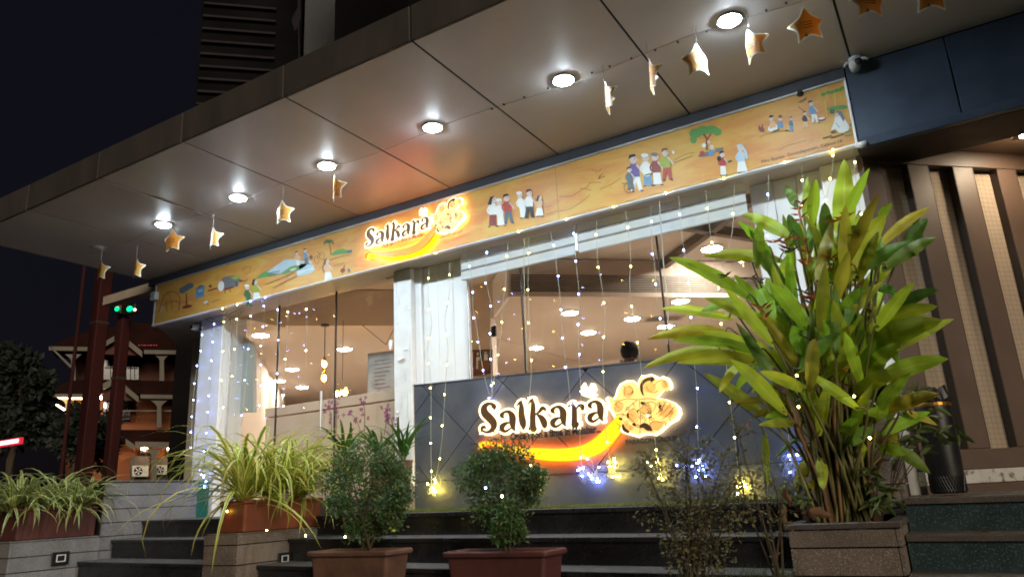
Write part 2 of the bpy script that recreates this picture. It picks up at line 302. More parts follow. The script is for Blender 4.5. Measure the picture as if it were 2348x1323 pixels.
# plaid cloth behind the slats
def plaid():
    m = mat('plaid_cloth', (0.33, 0.26, 0.195), (0.285, 0.225, 0.17), rough=0.75, scale=6)
    N = m.node_tree.nodes; L = m.node_tree.links; b = N['Principled BSDF']; src = b.inputs['Base Color'].links[0].from_socket
    tc = N.new('ShaderNodeTexCoord'); mk = None
    for ax, sc, d in (('X', 11.0, 0.0), ('Z', 9.0, 0.3)):
        w = N.new('ShaderNodeTexWave'); w.bands_direction = ax; w.wave_profile = 'SAW'; w.inputs['Scale'].default_value = sc; w.inputs['Distortion'].default_value = 1.6; w.inputs['Detail Scale'].default_value = 0.7
        L.new(tc.outputs['Object'], w.inputs['Vector'])
        lt = N.new('ShaderNodeMath'); lt.operation = 'LESS_THAN'; lt.inputs[1].default_value = 0.10; L.new(w.outputs['Fac'], lt.inputs[0])
        if mk is None: mk = lt.outputs[0]
        else:
            mxm = N.new('ShaderNodeMath'); mxm.operation = 'MAXIMUM'; L.new(mk, mxm.inputs[0]); L.new(lt.outputs[0], mxm.inputs[1]); mk = mxm.outputs[0]
    mx = N.new('ShaderNodeMixRGB'); L.new(mk, mx.inputs[0]); L.new(src, mx.inputs[1]); mx.inputs[2].default_value = (0.20, 0.155, 0.115, 1)
    L.new(mx.outputs[0], b.inputs['Base Color'])
plaid()

# ------------------------------------------------------------------ mesh builder
class MB:
    def __init__(s): s.v = []; s.f = []; s.m = []; s.uv = {}; s.ms = []
    def mi(s, name):
        if name not in s.ms: s.ms.append(name)
        return s.ms.index(name)
    def add(s, verts, faces, m, uvs=None):
        o = len(s.v); s.v += [tuple(map(float, q)) for q in verts]; k = s.mi(m)
        for i, f in enumerate(faces):
            s.f.append([o + j for j in f]); s.m.append(k)
            if uvs: s.uv[len(s.f) - 1] = uvs[i]
    def box(s, x0, x1, y0, y1, z0, z1, m, c=0.0, fr=None):
        """box with chamfered edges c; fr = (origin, ux, uy, uz)"""
        if c <= 0:
            vs_ = [(x, y, z) for x in (x0, x1) for y in (y0, y1) for z in (z0, z1)]
            fs = [(0, 1, 3, 2), (4, 6, 7, 5), (0, 4, 5, 1), (2, 3, 7, 6), (0, 2, 6, 4), (1, 5, 7, 3)]
        else:
            c = min(c, abs(x1 - x0) * .3, abs(y1 - y0) * .3, abs(z1 - z0) * .3)
            vs_ = []; idx = {}
            X = (x0, x1); Y = (y0, y1); Z = (z0, z1); sg = (1, -1)
            for a in (0, 1):
                for b in (0, 1):
                    for d in (0, 1):
                        for ax in range(3):
                            p = [X[a] + sg[a] * c, Y[b] + sg[b] * c, Z[d] + sg[d] * c]
                            p[ax] = (X[a], Y[b], Z[d])[ax]
                            idx[(a, b, d, ax)] = len(vs_); vs_.append(tuple(p))
            I = idx; fs = []
            for a in (0, 1): fs.append((I[a, 0, 0, 0], I[a, 0, 1, 0], I[a, 1, 1, 0], I[a, 1, 0, 0]))
            for b in (0, 1): fs.append((I[0, b, 0, 1], I[1, b, 0, 1], I[1, b, 1, 1], I[0, b, 1, 1]))
            for d in (0, 1): fs.append((I[0, 0, d, 2], I[0, 1, d, 2], I[1, 1, d, 2], I[1, 0, d, 2]))
            for a in (0, 1):
                for b in (0, 1):
                    fs.append((I[a, b, 0, 0], I[a, b, 1, 0], I[a, b, 1, 1], I[a, b, 0, 1]))
                for d in (0, 1):
                    fs.append((I[a, 0, d, 0], I[a, 1, d, 0], I[a, 1, d, 2], I[a, 0, d, 2]))
            for b in (0, 1):
                for d in (0, 1):
                    fs.append((I[0, b, d, 1], I[1, b, d, 1], I[1, b, d, 2], I[0, b, d, 2]))
            for a in (0, 1):
                for b in (0, 1):
                    for d in (0, 1): fs.append((I[a, b, d, 0], I[a, b, d, 1], I[a, b, d, 2]))
        if fr:
            O, ux, uy, uz = [np.array(q, float) for q in fr]
            vs_ = [tuple(O + ux * p[0] + uy * p[1] + uz * p[2]) for p in vs_]
        s.add(vs_, fs, m); return s
    def prism(s, pts, back, m, mside=None, mback=None):
        """pts: planar 3D polygon (front), back: offset vector to the back face"""
        pts = [np.array(p, float) for p in pts]; n = len(pts); bk = np.array(back, float)
        s.add(pts, [tuple(range(n))], m)
        s.add([p + bk for p in pts], [tuple(reversed(range(n)))], mback or mside or m)
        s.add(pts + [p + bk for p in pts], [(i, (i + 1) % n, n + (i + 1) % n, n + i) for i in range(n)], mside or m); return s
    def tube(s, pts, r, m, n=6, caps=True):
        pts = [np.array(p, float) for p in pts]; k = len(pts); rr = r if isinstance(r, (list, tuple)) else [r] * k
        vs_ = []; up = np.array([0.13, 0.21, 0.97])
        for i, p in enumerate(pts):
            t = pts[min(i + 1, k - 1)] - pts[max(i - 1, 0)]; t = t / (np.linalg.norm(t) + 1e-9)
            a = np.cross(t, up)
            if np.linalg.norm(a) < 0.05: a = np.cross(t, np.array([1.0, 0, 0]))
            a = a / np.linalg.norm(a); b = np.cross(t, a)
            vs_ += [p + rr[i] * (math.cos(2 * math.pi * j / n) * a + math.sin(2 * math.pi * j / n) * b) for j in range(n)]
        fs = [(i * n + j, i * n + (j + 1) % n, (i + 1) * n + (j + 1) % n, (i + 1) * n + j) for i in range(k - 1) for j in range(n)]
        if caps: fs += [tuple(reversed(range(n))), tuple((k - 1) * n + j for j in range(n))]
        s.add(vs_, fs, m); return s
    def lathe(s, prof, m, n=24, o=(0, 0, 0), axis='z', caps=True):
        vs_ = []; k = len(prof)
        for r, z in prof:
            for j in range(n):
                a = 2 * math.pi * j / n
                p = (r * math.cos(a), r * math.sin(a), z) if axis == 'z' else ((r * math.cos(a), z, r * math.sin(a)) if axis == 'y' else (z, r * math.cos(a), r * math.sin(a)))
                vs_.append((p[0] + o[0], p[1] + o[1], p[2] + o[2]))
        fs = [(i * n + j, i * n + (j + 1) % n, (i + 1) * n + (j + 1) % n, (i + 1) * n + j) for i in range(k - 1) for j in range(n)]
        if caps: fs += [tuple(reversed(range(n))), tuple((k - 1) * n + j for j in range(n))]
        s.add(vs_, fs, m); return s
    def ball(s, o, r, m, sub=2, sc=(1, 1, 1)):
        bm = bmesh.new(); bmesh.ops.create_icosphere(bm, subdivisions=sub, radius=1.0)
        vs_ = [(o[0] + v.co.x * r * sc[0], o[1] + v.co.y * r * sc[1], o[2] + v.co.z * r * sc[2]) for v in bm.verts]
        bm.verts.index_update(); fs = [tuple(v.index for v in f.verts) for f in bm.faces]; bm.free()
        s.add(vs_, fs, m); return s
    def mesh(s, name, origin=(0, 0, 0), smooth=False, fix=True):
        me = bpy.data.meshes.new(name)
        vv = [(a - origin[0], b - origin[1], c - origin[2]) for a, b, c in s.v]
        me.from_pydata(vv, [], s.f)
        for n in s.ms: me.materials.append(MATS[n])
        me.polygons.foreach_set('material_index', s.m)
        if s.uv:
            ul = me.uv_layers.new(name='UVMap')
            for fi, u in s.uv.items():
                for li, c in zip(me.polygons[fi].loop_indices, u): ul.data[li].uv = c
        if fix and not s.uv and len(s.f) < 6000:
            bm = bmesh.new(); bm.from_mesh(me); bmesh.ops.recalc_face_normals(bm, faces=bm.faces); bm.to_mesh(me); bm.free()
        if smooth: me.polygons.foreach_set('use_smooth', [True] * len(me.polygons))
        me.update(); return me
    def build(s, name, parent=None, origin=None, smooth=False, local=False, kind=None):
        o_ = (0, 0, 0) if local else (ORG[parent.name] if parent is not None else (origin or (0, 0, 0)))
        ob = bpy.data.objects.new(name, s.mesh(name, o_, smooth)); COL.objects.link(ob)
        if parent is not None: ob.parent = parent; ORG[ob.name] = (0, 0, 0) if local else o_
        else: ob.location = (o_[0], o_[1], o_[2] + H); ORG[ob.name] = o_
        if kind: ob['kind'] = kind
        return ob
ORG = {}
def link_mesh(name, me, parent, loc=(0, 0, 0), rot=None, scl=None):
    ob = bpy.data.objects.new(name, me); COL.objects.link(ob); ob.parent = parent; ob.location = loc
    if rot is not None: ob.rotation_euler = rot
    if scl is not None: ob.scale = scl
    ORG[ob.name] = (0, 0, 0)
    return ob
def tag(o, label, cat, group=None, kind=None):
    if label: o['label'] = label
    if cat: o['category'] = cat
    if group: o['group'] = group
    if kind: o['kind'] = kind
    return o
def thing(name, label, cat, loc=(0, 0, 0), group=None, rotz=0.0):
    o = bpy.data.objects.new(name, None); COL.objects.link(o); o.empty_display_size = 0.1
    o.location = (loc[0], loc[1], loc[2] + H); o.rotation_euler = (0, 0, rotz); ORG[o.name] = tuple(map(float, loc))
    return tag(o, label, cat, group)
def copy_tree(o, parent=None):
    c = o.copy(); COL.objects.link(c); c.parent = parent; ORG[c.name] = ORG.get(o.name, (0, 0, 0))
    for ch in list(o.children): copy_tree(ch, c)
    return c
def rel(parent, p):
    o = ORG[parent.name]; return (p[0] - o[0], p[1] - o[1], p[2] - o[2])
def spline(pts, n=6):
    """Catmull-Rom through tuples of any length"""
    P = [np.array(p, float) for p in pts]; out = []
    for i in range(len(P) - 1):
        p0 = P[max(i - 1, 0)]; p1 = P[i]; p2 = P[i + 1]; p3 = P[min(i + 2, len(P) - 1)]
        for k in range(n):
            t = k / n
            out.append(0.5 * ((2 * p1) + (-p0 + p2) * t + (2 * p0 - 5 * p1 + 4 * p2 - p3) * t * t + (-p0 + 3 * p1 - 3 * p2 + p3) * t ** 3))
    out.append(P[-1]); return out
# ================================================================== SETTING
def zk(k, X):
    return (-0.020 - 0.0125 * (X + 7.1)) if k == 1 else (-0.178 - 0.167 * (k - 2) - 0.014 * (X + 7.1))
def yk(k): return 4.66 - 0.30 * (k - 1)
NSTEP = 8
g = MB(); g.add([(-90, -60, -1.5), (60, -60, -1.5), (60, 90, -1.5), (-90, 90, -1.5)], [(0, 1, 2, 3)], 'asphalt'); g.build('ground', kind='structure')
g = MB()
for i in range(24):
    for j in range(10):
        x = -9.6 + i * 0.6; y = -3.6 + j * 0.6
        g.box(x + .004, x + .596, y + .004, y + .596, -1.49, -1.478, 'paver', .003)
g.build('forecourt_paving', kind='structure')

def flight(x0, x1, name, label, riser_m, tread_m):
    t = thing(name, label, 'stairs', ((x0 + x1) / 2, yk(NSTEP), -1.5))
    for k in range(1, NSTEP + 1):
        y = yk(k); ya = y; yb = y + (0.30 if k > 1 else 0.34)
        za, zb = zk(k, x0), zk(k, x1)
        m = MB(); th = 0.030
        P = [(x0, ya - .018, za), (x1, ya - .018, zb), (x1, yb, zb), (x0, yb, za)]
        ed = 0.004
        top = [(x0, ya - .018 + ed, za), (x1, ya - .018 + ed, zb), (x1, yb, zb), (x0, yb, za)]
        m.add(top, [(0, 1, 2, 3)], tread_m)
        m.add([(x0, ya - .018, za - ed), (x1, ya - .018, zb - ed), (x1, ya - .018 + ed, zb), (x0, ya - .018 + ed, za)], [(0, 1, 2, 3)], tread_m)
        m.add([(x0, ya - .018, za - th), (x1, ya - .018, zb - th), (x1, ya - .018, zb - ed), (x0, ya - .018, za - ed)], [(0, 1, 2, 3)], riser_m if riser_m == 'granite_black' else tread_m)
        m.add([(x0, yb, za - th), (x1, yb, zb - th), (x1, ya - .018, zb - th), (x0, ya - .018, za - th)], [(0, 1, 2, 3)], tread_m)
        m.add([(x0, yb, za - th), (x0, ya - .018, za - th), (x0, ya - .018, za), (x0, yb, za)], [(0, 1, 2, 3)], tread_m)
        m.add([(x1, yb, zb - th), (x1, ya - .018, zb - th), (x1, ya - .018, zb), (x1, yb, zb)], [(0, 1, 2, 3)], tread_m)
        m.build('tread', t)
        r = MB(); zl = zk(k + 1, x0) - .002 if k < NSTEP else -1.5; zr = zk(k + 1, x1) - .002 if k < NSTEP else -1.5
        r.add([(x0, y, zl), (x1, y, zr), (x1, y, zb - th), (x0, y, za - th), (x0, y + .03, zl), (x1, y + .03, zr), (x1, y + .03, zb - th), (x0, y + .03, za - th)],
              [(0, 1, 2, 3), (5, 4, 7, 6), (0, 3, 7, 4), (1, 5, 6, 2)], riser_m); r.build('riser', t)
    return t
flight(-7.095, -5.105, 'entrance_stairs', 'dark granite steps between the left stone wall and the stone planter block', 'granite_black', 'granite_tread')
flight(-4.715, -0.875, 'entrance_stairs', 'long dark granite steps behind the potted bushes, below the navy wall', 'granite_black', 'granite_tread')
flight(-0.335, 2.4, 'entrance_stairs', 'green-black granite steps in front of the brown slatted wall', 'granite_green', 'stone_cap')
pf = MB()
for x0, x1 in ((-7.095, -4.5), (-4.5, -0.34), (-0.335, 2.4)):
    pf.add([(x0, 5.0, zk(1, x0)), (x1, 5.0, zk(1, x1)), (x1, 5.9 if x1 < 0 else 9, zk(1, x1)), (x0, 5.9 if x1 < 0 else 9, zk(1, x0))], [(0, 1, 2, 3)], 'granite_tread')
pf.build('porch_floor', kind='structure')

# artificial turf in front of the navy wall
tf = MB()
for i in range(9000):
    x = rnd.uniform(-4.25, -0.9); y = rnd.uniform(4.745, 5.37) if i % 3 else rnd.uniform(4.745, 4.80)
    z = zk(1, x); h = rnd.uniform(.010, .024); a = rnd.uniform(0, 6.28); w = .0025
    tf.add([(x - w * math.cos(a), y - w * math.sin(a), z), (x + w * math.cos(a), y + w * math.sin(a), z), (x + rnd.uniform(-.008, .008), y + rnd.uniform(-.008, .008), z + h)], [(0, 1, 2)], 'turf')
tf.add([(-4.25, 4.75, zk(1, -4.25) + .004), (-.9, 4.75, zk(1, -.9) + .004), (-.9, 5.38, zk(1, -.9) + .004), (-4.25, 5.38, zk(1, -4.25) + .004)], [(0, 1, 2, 3)], 'turf')
tag(tf.build('turf_strip'), 'strip of green artificial turf along the foot of the navy wall', 'turf', kind='stuff')

def planks(parent, axis, pos, a0, a1, ztop, zbot, h, m, first=None, th=0.022, seams=()):
    """stone courses on a vertical face; axis 'x' face looks +X at x = pos (runs along y), 'y' face looks -Y at y = pos (runs along x)"""
    z = ztop; k = 0
    while z > zbot + 0.01:
        hh = first if (k == 0 and first) else h
        zl = max(z - hh, zbot)
        cuts = [a0] + [s for i, s in enumerate(seams) if (i + k) % 2 == 0] + [a1]
        for b0, b1 in zip(cuts[:-1], cuts[1:]):
            q = MB(); off = rnd.uniform(-.0015, .0015)
            if axis == 'x': q.box(pos - th, pos + off, b0 + .0015, b1 - .0015, zl + .0035, z - .0035, m, .002)
            else: q.box(b0 + .0015, b1 - .0015, pos + off, pos + th, zl + .0035, z - .0035, m, .002)
            q.build('stone_plank', parent)
        z = zl; k += 1
# left flank wall of the stairs
w = thing('flank_wall', 'grey stone-clad wall flanking the left steps, stepped down under the spider plant box', 'wall', (-7.3, 4.4, -1.5))
q = MB(); q.box(-7.62, -7.118, 3.478, 4.262, -1.5, -0.17, 'joint_black'); q.box(-7.62, -7.118, 4.262, 5.36, -1.5, .335, 'joint_black'); q.build('core', w)
planks(w, 'x', -7.1, 3.475, 4.24, -.146, -1.5, .1235, 'stone_plank')
planks(w, 'x', -7.1, 4.24, 5.38, .3465, -1.5, .1235, 'stone_plank')
planks(w, 'y', 3.456, -7.62, -7.101, -.146, -1.5, .1235, 'stone_plank')
q = MB(); q.box(-7.63, -7.094, 4.235, 5.38, .349, .367, 'stone_cap', .003); q.build('coping', w)
q = MB(); q.box(-7.62, -7.101, 3.45, 4.233, -.144, -.134, 'stone_plank', .002); q.build('ledge_slab', w)
# middle planter block
w = thing('planter_block', 'stone-clad block carrying the orange box of spider plants, between two flights of steps', 'planter', (-4.9, 4.3, -1.5))
q = MB(); q.box(-5.08, -4.742, 3.882, 4.87, -1.5, -.16, 'joint_black'); q.box(-5.08, -4.742, 4.87, 5.36, -1.5, .06, 'joint_black'); q.build('core', w)
planks(w, 'x', -4.72, 3.86, 4.862, -.150, -1.5, .142, 'stone_plank_brown', first=.075)
planks(w, 'y', 3.86, -5.10, -4.743, -.150, -1.5, .142, 'stone_plank_brown', first=.075)
planks(w, 'x', -4.70, 4.865, 5.36, .075, -1.5, .142, 'stone_plank')
planks(w, 'y', 4.865, -5.10, -4.725, .075, -.16, .13, 'stone_plank')
q = MB(); q.box(-5.10, -4.743, 3.88, 4.86, -.152, -.143, 'stone_plank_brown', .002); q.build('ledge_slab', w)
w = thing('pillar_plinth', 'stone-clad plinth at the foot of the peeling white pillar', 'plinth', (-4.45, 5.2, -.05))
q = MB(); q.box(-4.66, -4.30, 5.16, 5.378, -.08, .13, 'joint_black'); q.build('core', w)
planks(w, 'y', 5.14, -4.69, -4.275, .15, -.06, .105, 'stone_plank'); planks(w, 'x', -4.275, 5.163, 5.378, .15, -.06, .105, 'stone_plank')
# right planter with its taller back
w = thing('planter_box', 'square brown stone planter with a dark rim holding the big leafy plant', 'planter', (-.61, 4.5, -1.5))
q = MB(); q.box(-.85, -.367, 4.222, 4.95, -1.5, -.30, 'joint_black'); q.build('core', w)
planks(w, 'y', 4.20, -.872, -.368, -.232, -1.5, .135, 'stone_plank_brown', first=.088)
planks(w, 'x', -.345, 4.20, 4.96, -.232, -1.5, .135, 'stone_plank_brown', first=.088)
q = MB()
q.box(-.885, -.335, 4.188, 4.262, -.230, -.200, 'stone_cap', .004); q.box(-.405, -.335, 4.263, 4.95, -.230, -.200, 'stone_cap', .004)
q.box(-.885, -.815, 4.263, 4.95, -.230, -.200, 'stone_cap', .004); q.build('rim', w)
q = MB(); n = 14
for i in range(n):
    for j in range(n):
        x0 = -.815 + .41 * i / n; y0 = 4.262 + .69 * j / n
        q.add([(x0 + .41 / n * a, y0 + .69 / n * b, -.235 + .02 * mnoise.noise(Vector(((x0 + .41 / n * a) * 14, (y0 + .69 / n * b) * 14, 0)))) for a, b in ((0, 0), (1, 0), (1, 1), (0, 1))], [(0, 1, 2, 3)], 'soil')
q.build('soil', w)
w = thing('corner_wall', 'taller stone-clad corner wall behind the big leafy plant', 'wall', (-.6, 5.1, -.2))
q = MB(); q.box(-.85, -.367, 4.985, 5.37, -1.5, .36, 'joint_black'); q.build('core', w)
planks(w, 'y', 4.963, -.872, -.368, .375, -.2, .135, 'stone_plank_brown'); planks(w, 'x', -.345, 4.963, 5.372, .375, -1.2, .135, 'stone_plank_brown')

# ================================================================== RESTAURANT BUILDING
B = thing('restaurant_building', 'single storey restaurant front with navy tiled low wall, white pillars and lit glass', 'building', (-4.0, 5.5, -.05))
def bx(name, x0, x1, y0, y1, z0, z1, m, c=.003, parent=None):
    return MB().box(x0, x1, y0, y1, z0, z1, m, c).build(name, parent or B)
# navy tiled wall
q = MB(); q.add([(-4.27, 5.414, -.08), (-.36, 5.414, -.11), (-.36, 5.414, .905), (-4.27, 5.414, 1.045), (-4.27, 5.48, -.08), (-.36, 5.48, -.11), (-.36, 5.48, .905), (-4.27, 5.48, 1.045)],
             [(0, 1, 2, 3), (5, 4, 7, 6), (3, 2, 6, 7), (0, 3, 7, 4), (1, 5, 6, 2)], 'joint_black'); q.build('low_wall', B)
def clip(poly, a, b, c):                    # keep a*x + b*z <= c
    out = []
    for i in range(len(poly)):
        p, r = poly[i], poly[(i + 1) % len(poly)]; dp = a * p[0] + b * p[1] - c; dr = a * r[0] + b * r[1] - c
        if dp <= 0: out.append(p)
        if dp * dr < 0: t = dp / (dp - dr); out.append((p[0] + (r[0] - p[0]) * t, p[1] + (r[1] - p[1]) * t))
    return out
ztopf = lambda x: 1.05 - .0358 * (x + 4.27)
zjf = lambda x: .192 - .0135 * (x + 4.27)
for i in range(-3, 16):
    for j in range(-8, 9):
        cx_ = -3.696 + .394 * (i + j); cz_ = .566 + .392 * (i - j); e = .3885
        cx_ += .394
        poly = [(cx_ - e, cz_), (cx_, cz_ - e), (cx_ + e, cz_), (cx_, cz_ + e)]
        poly = clip(poly, -1, 0, 4.268); poly = clip(poly, 1, 0, -.362) if poly else poly
        poly = clip(poly, .0358, 1, 1.05 - .0358 * 4.27) if len(poly) > 2 else []
        poly = clip(poly, -.0135, -1, -(.192 - .0135 * 4.27)) if len(poly) > 2 else []
        if len(poly) < 3: continue
        ar = abs(sum(poly[k][0] * poly[(k + 1) % len(poly)][1] - poly[(k + 1) % len(poly)][0] * poly[k][1] for k in range(len(poly)))) / 2
        if ar < .0008: continue
        MB().prism([(p[0], 5.40, p[1]) for p in poly], (0, .0125, 0), 'navy_tile').build('cladding_tile', B)
q = MB(); q.prism([(-4.268, 5.392, -.075), (-.362, 5.392, -.105), (-.362, 5.392, .134), (-4.268, 5.392, .186)], (0, .02, 0), 'skirting'); q.build('skirting', B)
q = MB(); q.prism([(-4.272, 5.394, 1.052), (-.36, 5.394, .912), (-.36, 5.394, .922), (-4.272, 5.394, 1.062)], (0, .09, 0), 'navy_tile'); q.build('wall_capping', B)
# pillars
bx('pillar', -7.42, -7.03, 5.40, 5.74, -.06, 2.198, 'white_paint', .006)
bx('pillar', -4.49, -4.275, 5.38, 5.70, .152, 2.198, 'old_white_paint', .006)
bx('pillar_return', -4.272, -4.20, 5.44, 5.70, 1.064, 2.198, 'white_paint', .004)
for k in range(3): bx('panel_board', -4.195 + .1755 * k, -4.195 + .1755 * (k + 1) - .003, 5.47, 5.50, 1.045 - .01 * k, 2.198, 'white_paint', .003)
for k in range(3): bx('panel_board', -1.05 + .171 * k, -1.05 + .171 * (k + 1) - .003, 5.455, 5.50, .90, 2.198, 'white_paint', .003)
bx('pillar', -.536, -.262, 5.40, 5.74, -.11, 2.198, 'white_paint', .006)
# peeling paint: flakes and bare cracks on the middle pillar
for (px, py, w_, h_, curl) in ((897, 790, 16, 40, .02), (921, 822, 24, 14, .035), (912, 738, 9, 7, .012), (930, 800, 12, 5, .01), (912, 944, 10, 8, .012), (938, 708, 14, 4, .01)):
    c_ = at_y((px, py), 5.376); a = w_ * .0033; b = h_ * .0033
    q = MB(); pts = []
    for k in range(9):
        an = 2 * math.pi * k / 9; rr = rnd.uniform(.6, 1.0); u = math.cos(an) * a / 2 * rr; v = math.sin(an) * b / 2 * rr
        pts.append((c_[0] + u, 5.376 - curl * max(0, -v / b + .5), c_[2] + v))
    q.prism(pts, (0, .0012, 0), 'white_paint'); q.build('paint_flake', B)
q = MB()
for k in range(7):
    x = rnd.uniform(-4.48, -4.285); z = rnd.uniform(.3, 2.1); L = rnd.uniform(.05, .28); pts = [(x + rnd.uniform(-.006, .006), 5.379, z + L * t / 4) for t in range(5)]
    q.tube(pts, .0009, 'paint_crack', 4)
q.build('paint_cracks', B)
# glass bays
def xg(px, py=700, Y=5.5): return at_y((px, py), Y)[0]
cuts_l = [-7.03, xg(635, 800), xg(767, 800), -4.49]; cuts_r = [-3.67, xg(1205, 700), xg(1522, 650), -1.05]
for cuts, zb in ((cuts_l, (-.05,) * 4), (cuts_r, (1.03, .99, .96, .94))):
    yg = 5.512 if cuts[0] < -5 else 5.440
    for i in range(3): bx('glass_pane', cuts[i] + .003, cuts[i + 1] - .003, yg, yg + .008, zb[i], 2.196, 'clear_glass', 0)
    for i in (1, 2): bx('glazing_joint', cuts[i] - .006, cuts[i] + .006, yg - .006, yg + .014, zb[i], 2.196, 'dark_steel', .001)
bx('glazing_bead', -3.668, -3.655, 5.43, 5.46, 1.03, 2.198, 'aluminium'); bx('glazing_bead', -7.03, -7.018, 5.50, 5.53, -.05, 2.198, 'aluminium')
for px, py in ((643, 688), (893, 630)):
    c_ = at_y((px, py), 5.495); bx('patch_fitting', c_[0] - .055, c_[0] + .055, 5.49, 5.535, c_[2] - .03, c_[2] + .03, 'dark_steel', .004)
c_ = at_y((735, 925), 5.47); bx('door_handle', c_[0] - .012, c_[0] + .012, 5.462, 5.488, c_[2] - .28, c_[2] + .13, 'aluminium', .005)
# lintel box under and behind the banner
bx('lintel', -7.9, -.262, 5.232, 5.60, 2.200, 2.208, 'lintel_beige', .001)
bx('lintel_back', -7.9, -.262, 5.56, 5.60, 2.21, 2.80, 'dark_ceiling', .002)
q = MB(); q.prism([(-8.03, 5.25, 2.203), (-7.9, 5.25, 2.203), (-7.9, 5.6, 2.203), (-7.0, 5.6, 2.203), (-7.0, 6.3, 2.203), (-9.0, 6.3, 2.203)], (0, 0, .58), 'lintel_beige'); q.build('corner_overhang', B)
xw = at_y((431, 950), 6.0)[0]; bx('side_wall', xw, -7.9, 6.0, 6.25, -1.5, 2.2, 'lintel_beige')
# interior
d45 = np.array([.733, .68, 0.0]); n45 = np.array([.68, -.733, 0.0])
q = MB(); q.add([(-7.3, 5.5, -.07), (-.3, 5.5, -.07), (-.3, 5.7, -.07), (3.5, 9.5, -.07), (3.5, 16, -.07), (-13, 16, -.07), (-13, 11.8, -.07)], [tuple(range(7))], 'int_floor'); q.build('interior_floor', B)
q = MB(); q.add([(-7.3, 5.6, 2.80), (-.3, 5.6, 2.80), (-.3, 5.7, 2.80), (3.5, 9.5, 2.80), (3.5, 16, 2.80), (-13, 16, 2.80), (-13, 11.8, 2.80)], [tuple(range(7))], 'tan_ceiling'); q.build('interior_ceiling', B)
A0 = np.array([-4.299, 7.292, 0]); A1 = A0 + d45 * 6; A2 = A0 + np.array([-.68, .733, 0]) * .95
L0 = np.array([-7.491, 6.276, 0]) - d45 * .25; L1 = np.array([-6.245, 7.459, 0]) + d45 * .8
def up(p, z): return (p[0], p[1], z)
q = MB()
q.prism([up(A0, 2.30), up(A1, 2.30), (1, 16, 2.30), (-5.64, 16, 2.30), (-5.64, 8.08, 2.30), up(A2, 2.30)], (0, 0, .49), 'tan_ceiling', 'tan_wall'); q.build('dropped_ceiling', B)
q = MB()
q.prism([up(L0, 2.30), up(L1, 2.30), (-5.66, 16, 2.30), (-13, 16, 2.30), (-13, 11.75, 2.3), (-7.75, 6.1, 2.30)], (0, 0, .49), 'tan_ceiling', 'tan_wall'); q.build('dropped_ceiling', B)
# linear vent on the bulkhead, bright cove lip under it
fr = (A0 + n45 * .004, d45, -n45, np.array([0, 0, 1.0]))
q = MB(); q.box(.02, 3.4, -.012, 0, 2.375, 2.585, 'dark_ceiling', 0, fr); vent = q.build('vent_grille', B)
for k in range(7):
    q = MB(); q.box(.02, 3.4, -.022, -.012, 2.382 + k * .029, 2.394 + k * .029, 'vent_slat', 0, fr); q.build('vent_slat', vent)
q = MB(); q.box(-.02, 3.6, -.05, -.002, 2.298, 2.36, 'tan_wall', .003, fr); q.build('cove_lip', B)
fr2 = (A0, np.array([-.68, .733, 0]), d45, np.array([0, 0, 1.0])); q = MB(); q.box(0, .95, -.03, 0, 2.297, 2.78, 'white_paint', .002, fr2); q.build('bulkhead_return', B)
# dark open beams in the high ceiling at the right
for k, (a, b) in enumerate((((1590, 560), (1712, 470)), ((1560, 520), (1715, 545)))):
    p, r = at_z(a, 2.72), at_z(b, 2.72); dd = (r - p) / np.linalg.norm(r - p); nn = np.array([dd[1], -dd[0], 0])
    q = MB(); q.box(-1.0, 2.2, -.04, .04, -.03, .07, 'dark_ceiling', 0, (p, dd, nn, np.array([0, 0, 1.0]))); q.build('ceiling_beam', B)
# partition with the poster, back walls
pl, pr = at_y((1040, 800), 8.0), at_y((1128, 800), 8.0)
bx('partition_wall', pl[0] - .4, pr[0], 8.0, 8.12, -.07, 2.80, 'tan_wall')
for a, b in (((-13, 12.2), (-5.0, 12.2)), ((-5.0, 15.2), (1, 15.2))):
    bx('back_wall', a[0], b[0], a[1], a[1] + .15, -.07, 2.8, 'tan_wall')
q = MB(); q.prism([(-.3, 5.76, -.07), (3.5, 9.56, -.07), (3.5, 9.56, 2.8), (-.3, 5.76, 2.8)], (.06, -.06, 0) if False else (-.05, .05, 0), 'tan_wall'); q.build('end_wall', B)
bx('end_wall', 3.5, 3.6, 9.5, 16, -.07, 2.8, 'tan_wall')
q = MB(); q.prism([(-7.44, 5.75, -1.5), (-13.1, 11.85, -1.5), (-13.1, 11.85, 2.8), (-7.44, 5.75, 2.8)], (.08, .07, 0), 'tan_wall'); q.build('end_wall', B)
bx('end_wall', -13.2, -13.1, 11.8, 16, -1.5, 2.8, 'tan_wall')
# dark glazed strip under the ceiling at the rear of the right room
p = at_y((1130, 845), 11.5); r = at_y((1330, 845), 11.5)
bx('rear_window', p[0], r[0] + 1.6, 14.9, 15.19, 1.75, 2.18, 'window_dark')
for k in range(5): bx('window_frame', p[0] + k * .8, p[0] + k * .8 + .05, 14.86, 14.9, 1.72, 2.2, 'tan_wall')
# red-brown timber boards on the far wall of the left room
for k in range(34):
    x = -12.9 + k * .235; bx('wall_board', x, x + .229, 12.14, 12.19, -.07, 1.93, 'wood_red', .003)
# low beige partition behind the left glass
bx('low_partition', -6.78, -4.5, 5.86, 5.93, -.07, 1.02, 'beige_partition'); bx('partition_cap', -6.78, -4.5, 5.845, 5.945, 1.032, 1.135, 'beige_partition', .004)
q = MB(); q.prism([at_y((512, 733), 5.7), at_y((580, 790), 5.7), at_y((580, 945), 5.7), at_y((500, 945), 5.7)], (0, .05, 0), 'grey_side'); q.build('side_panel', B)
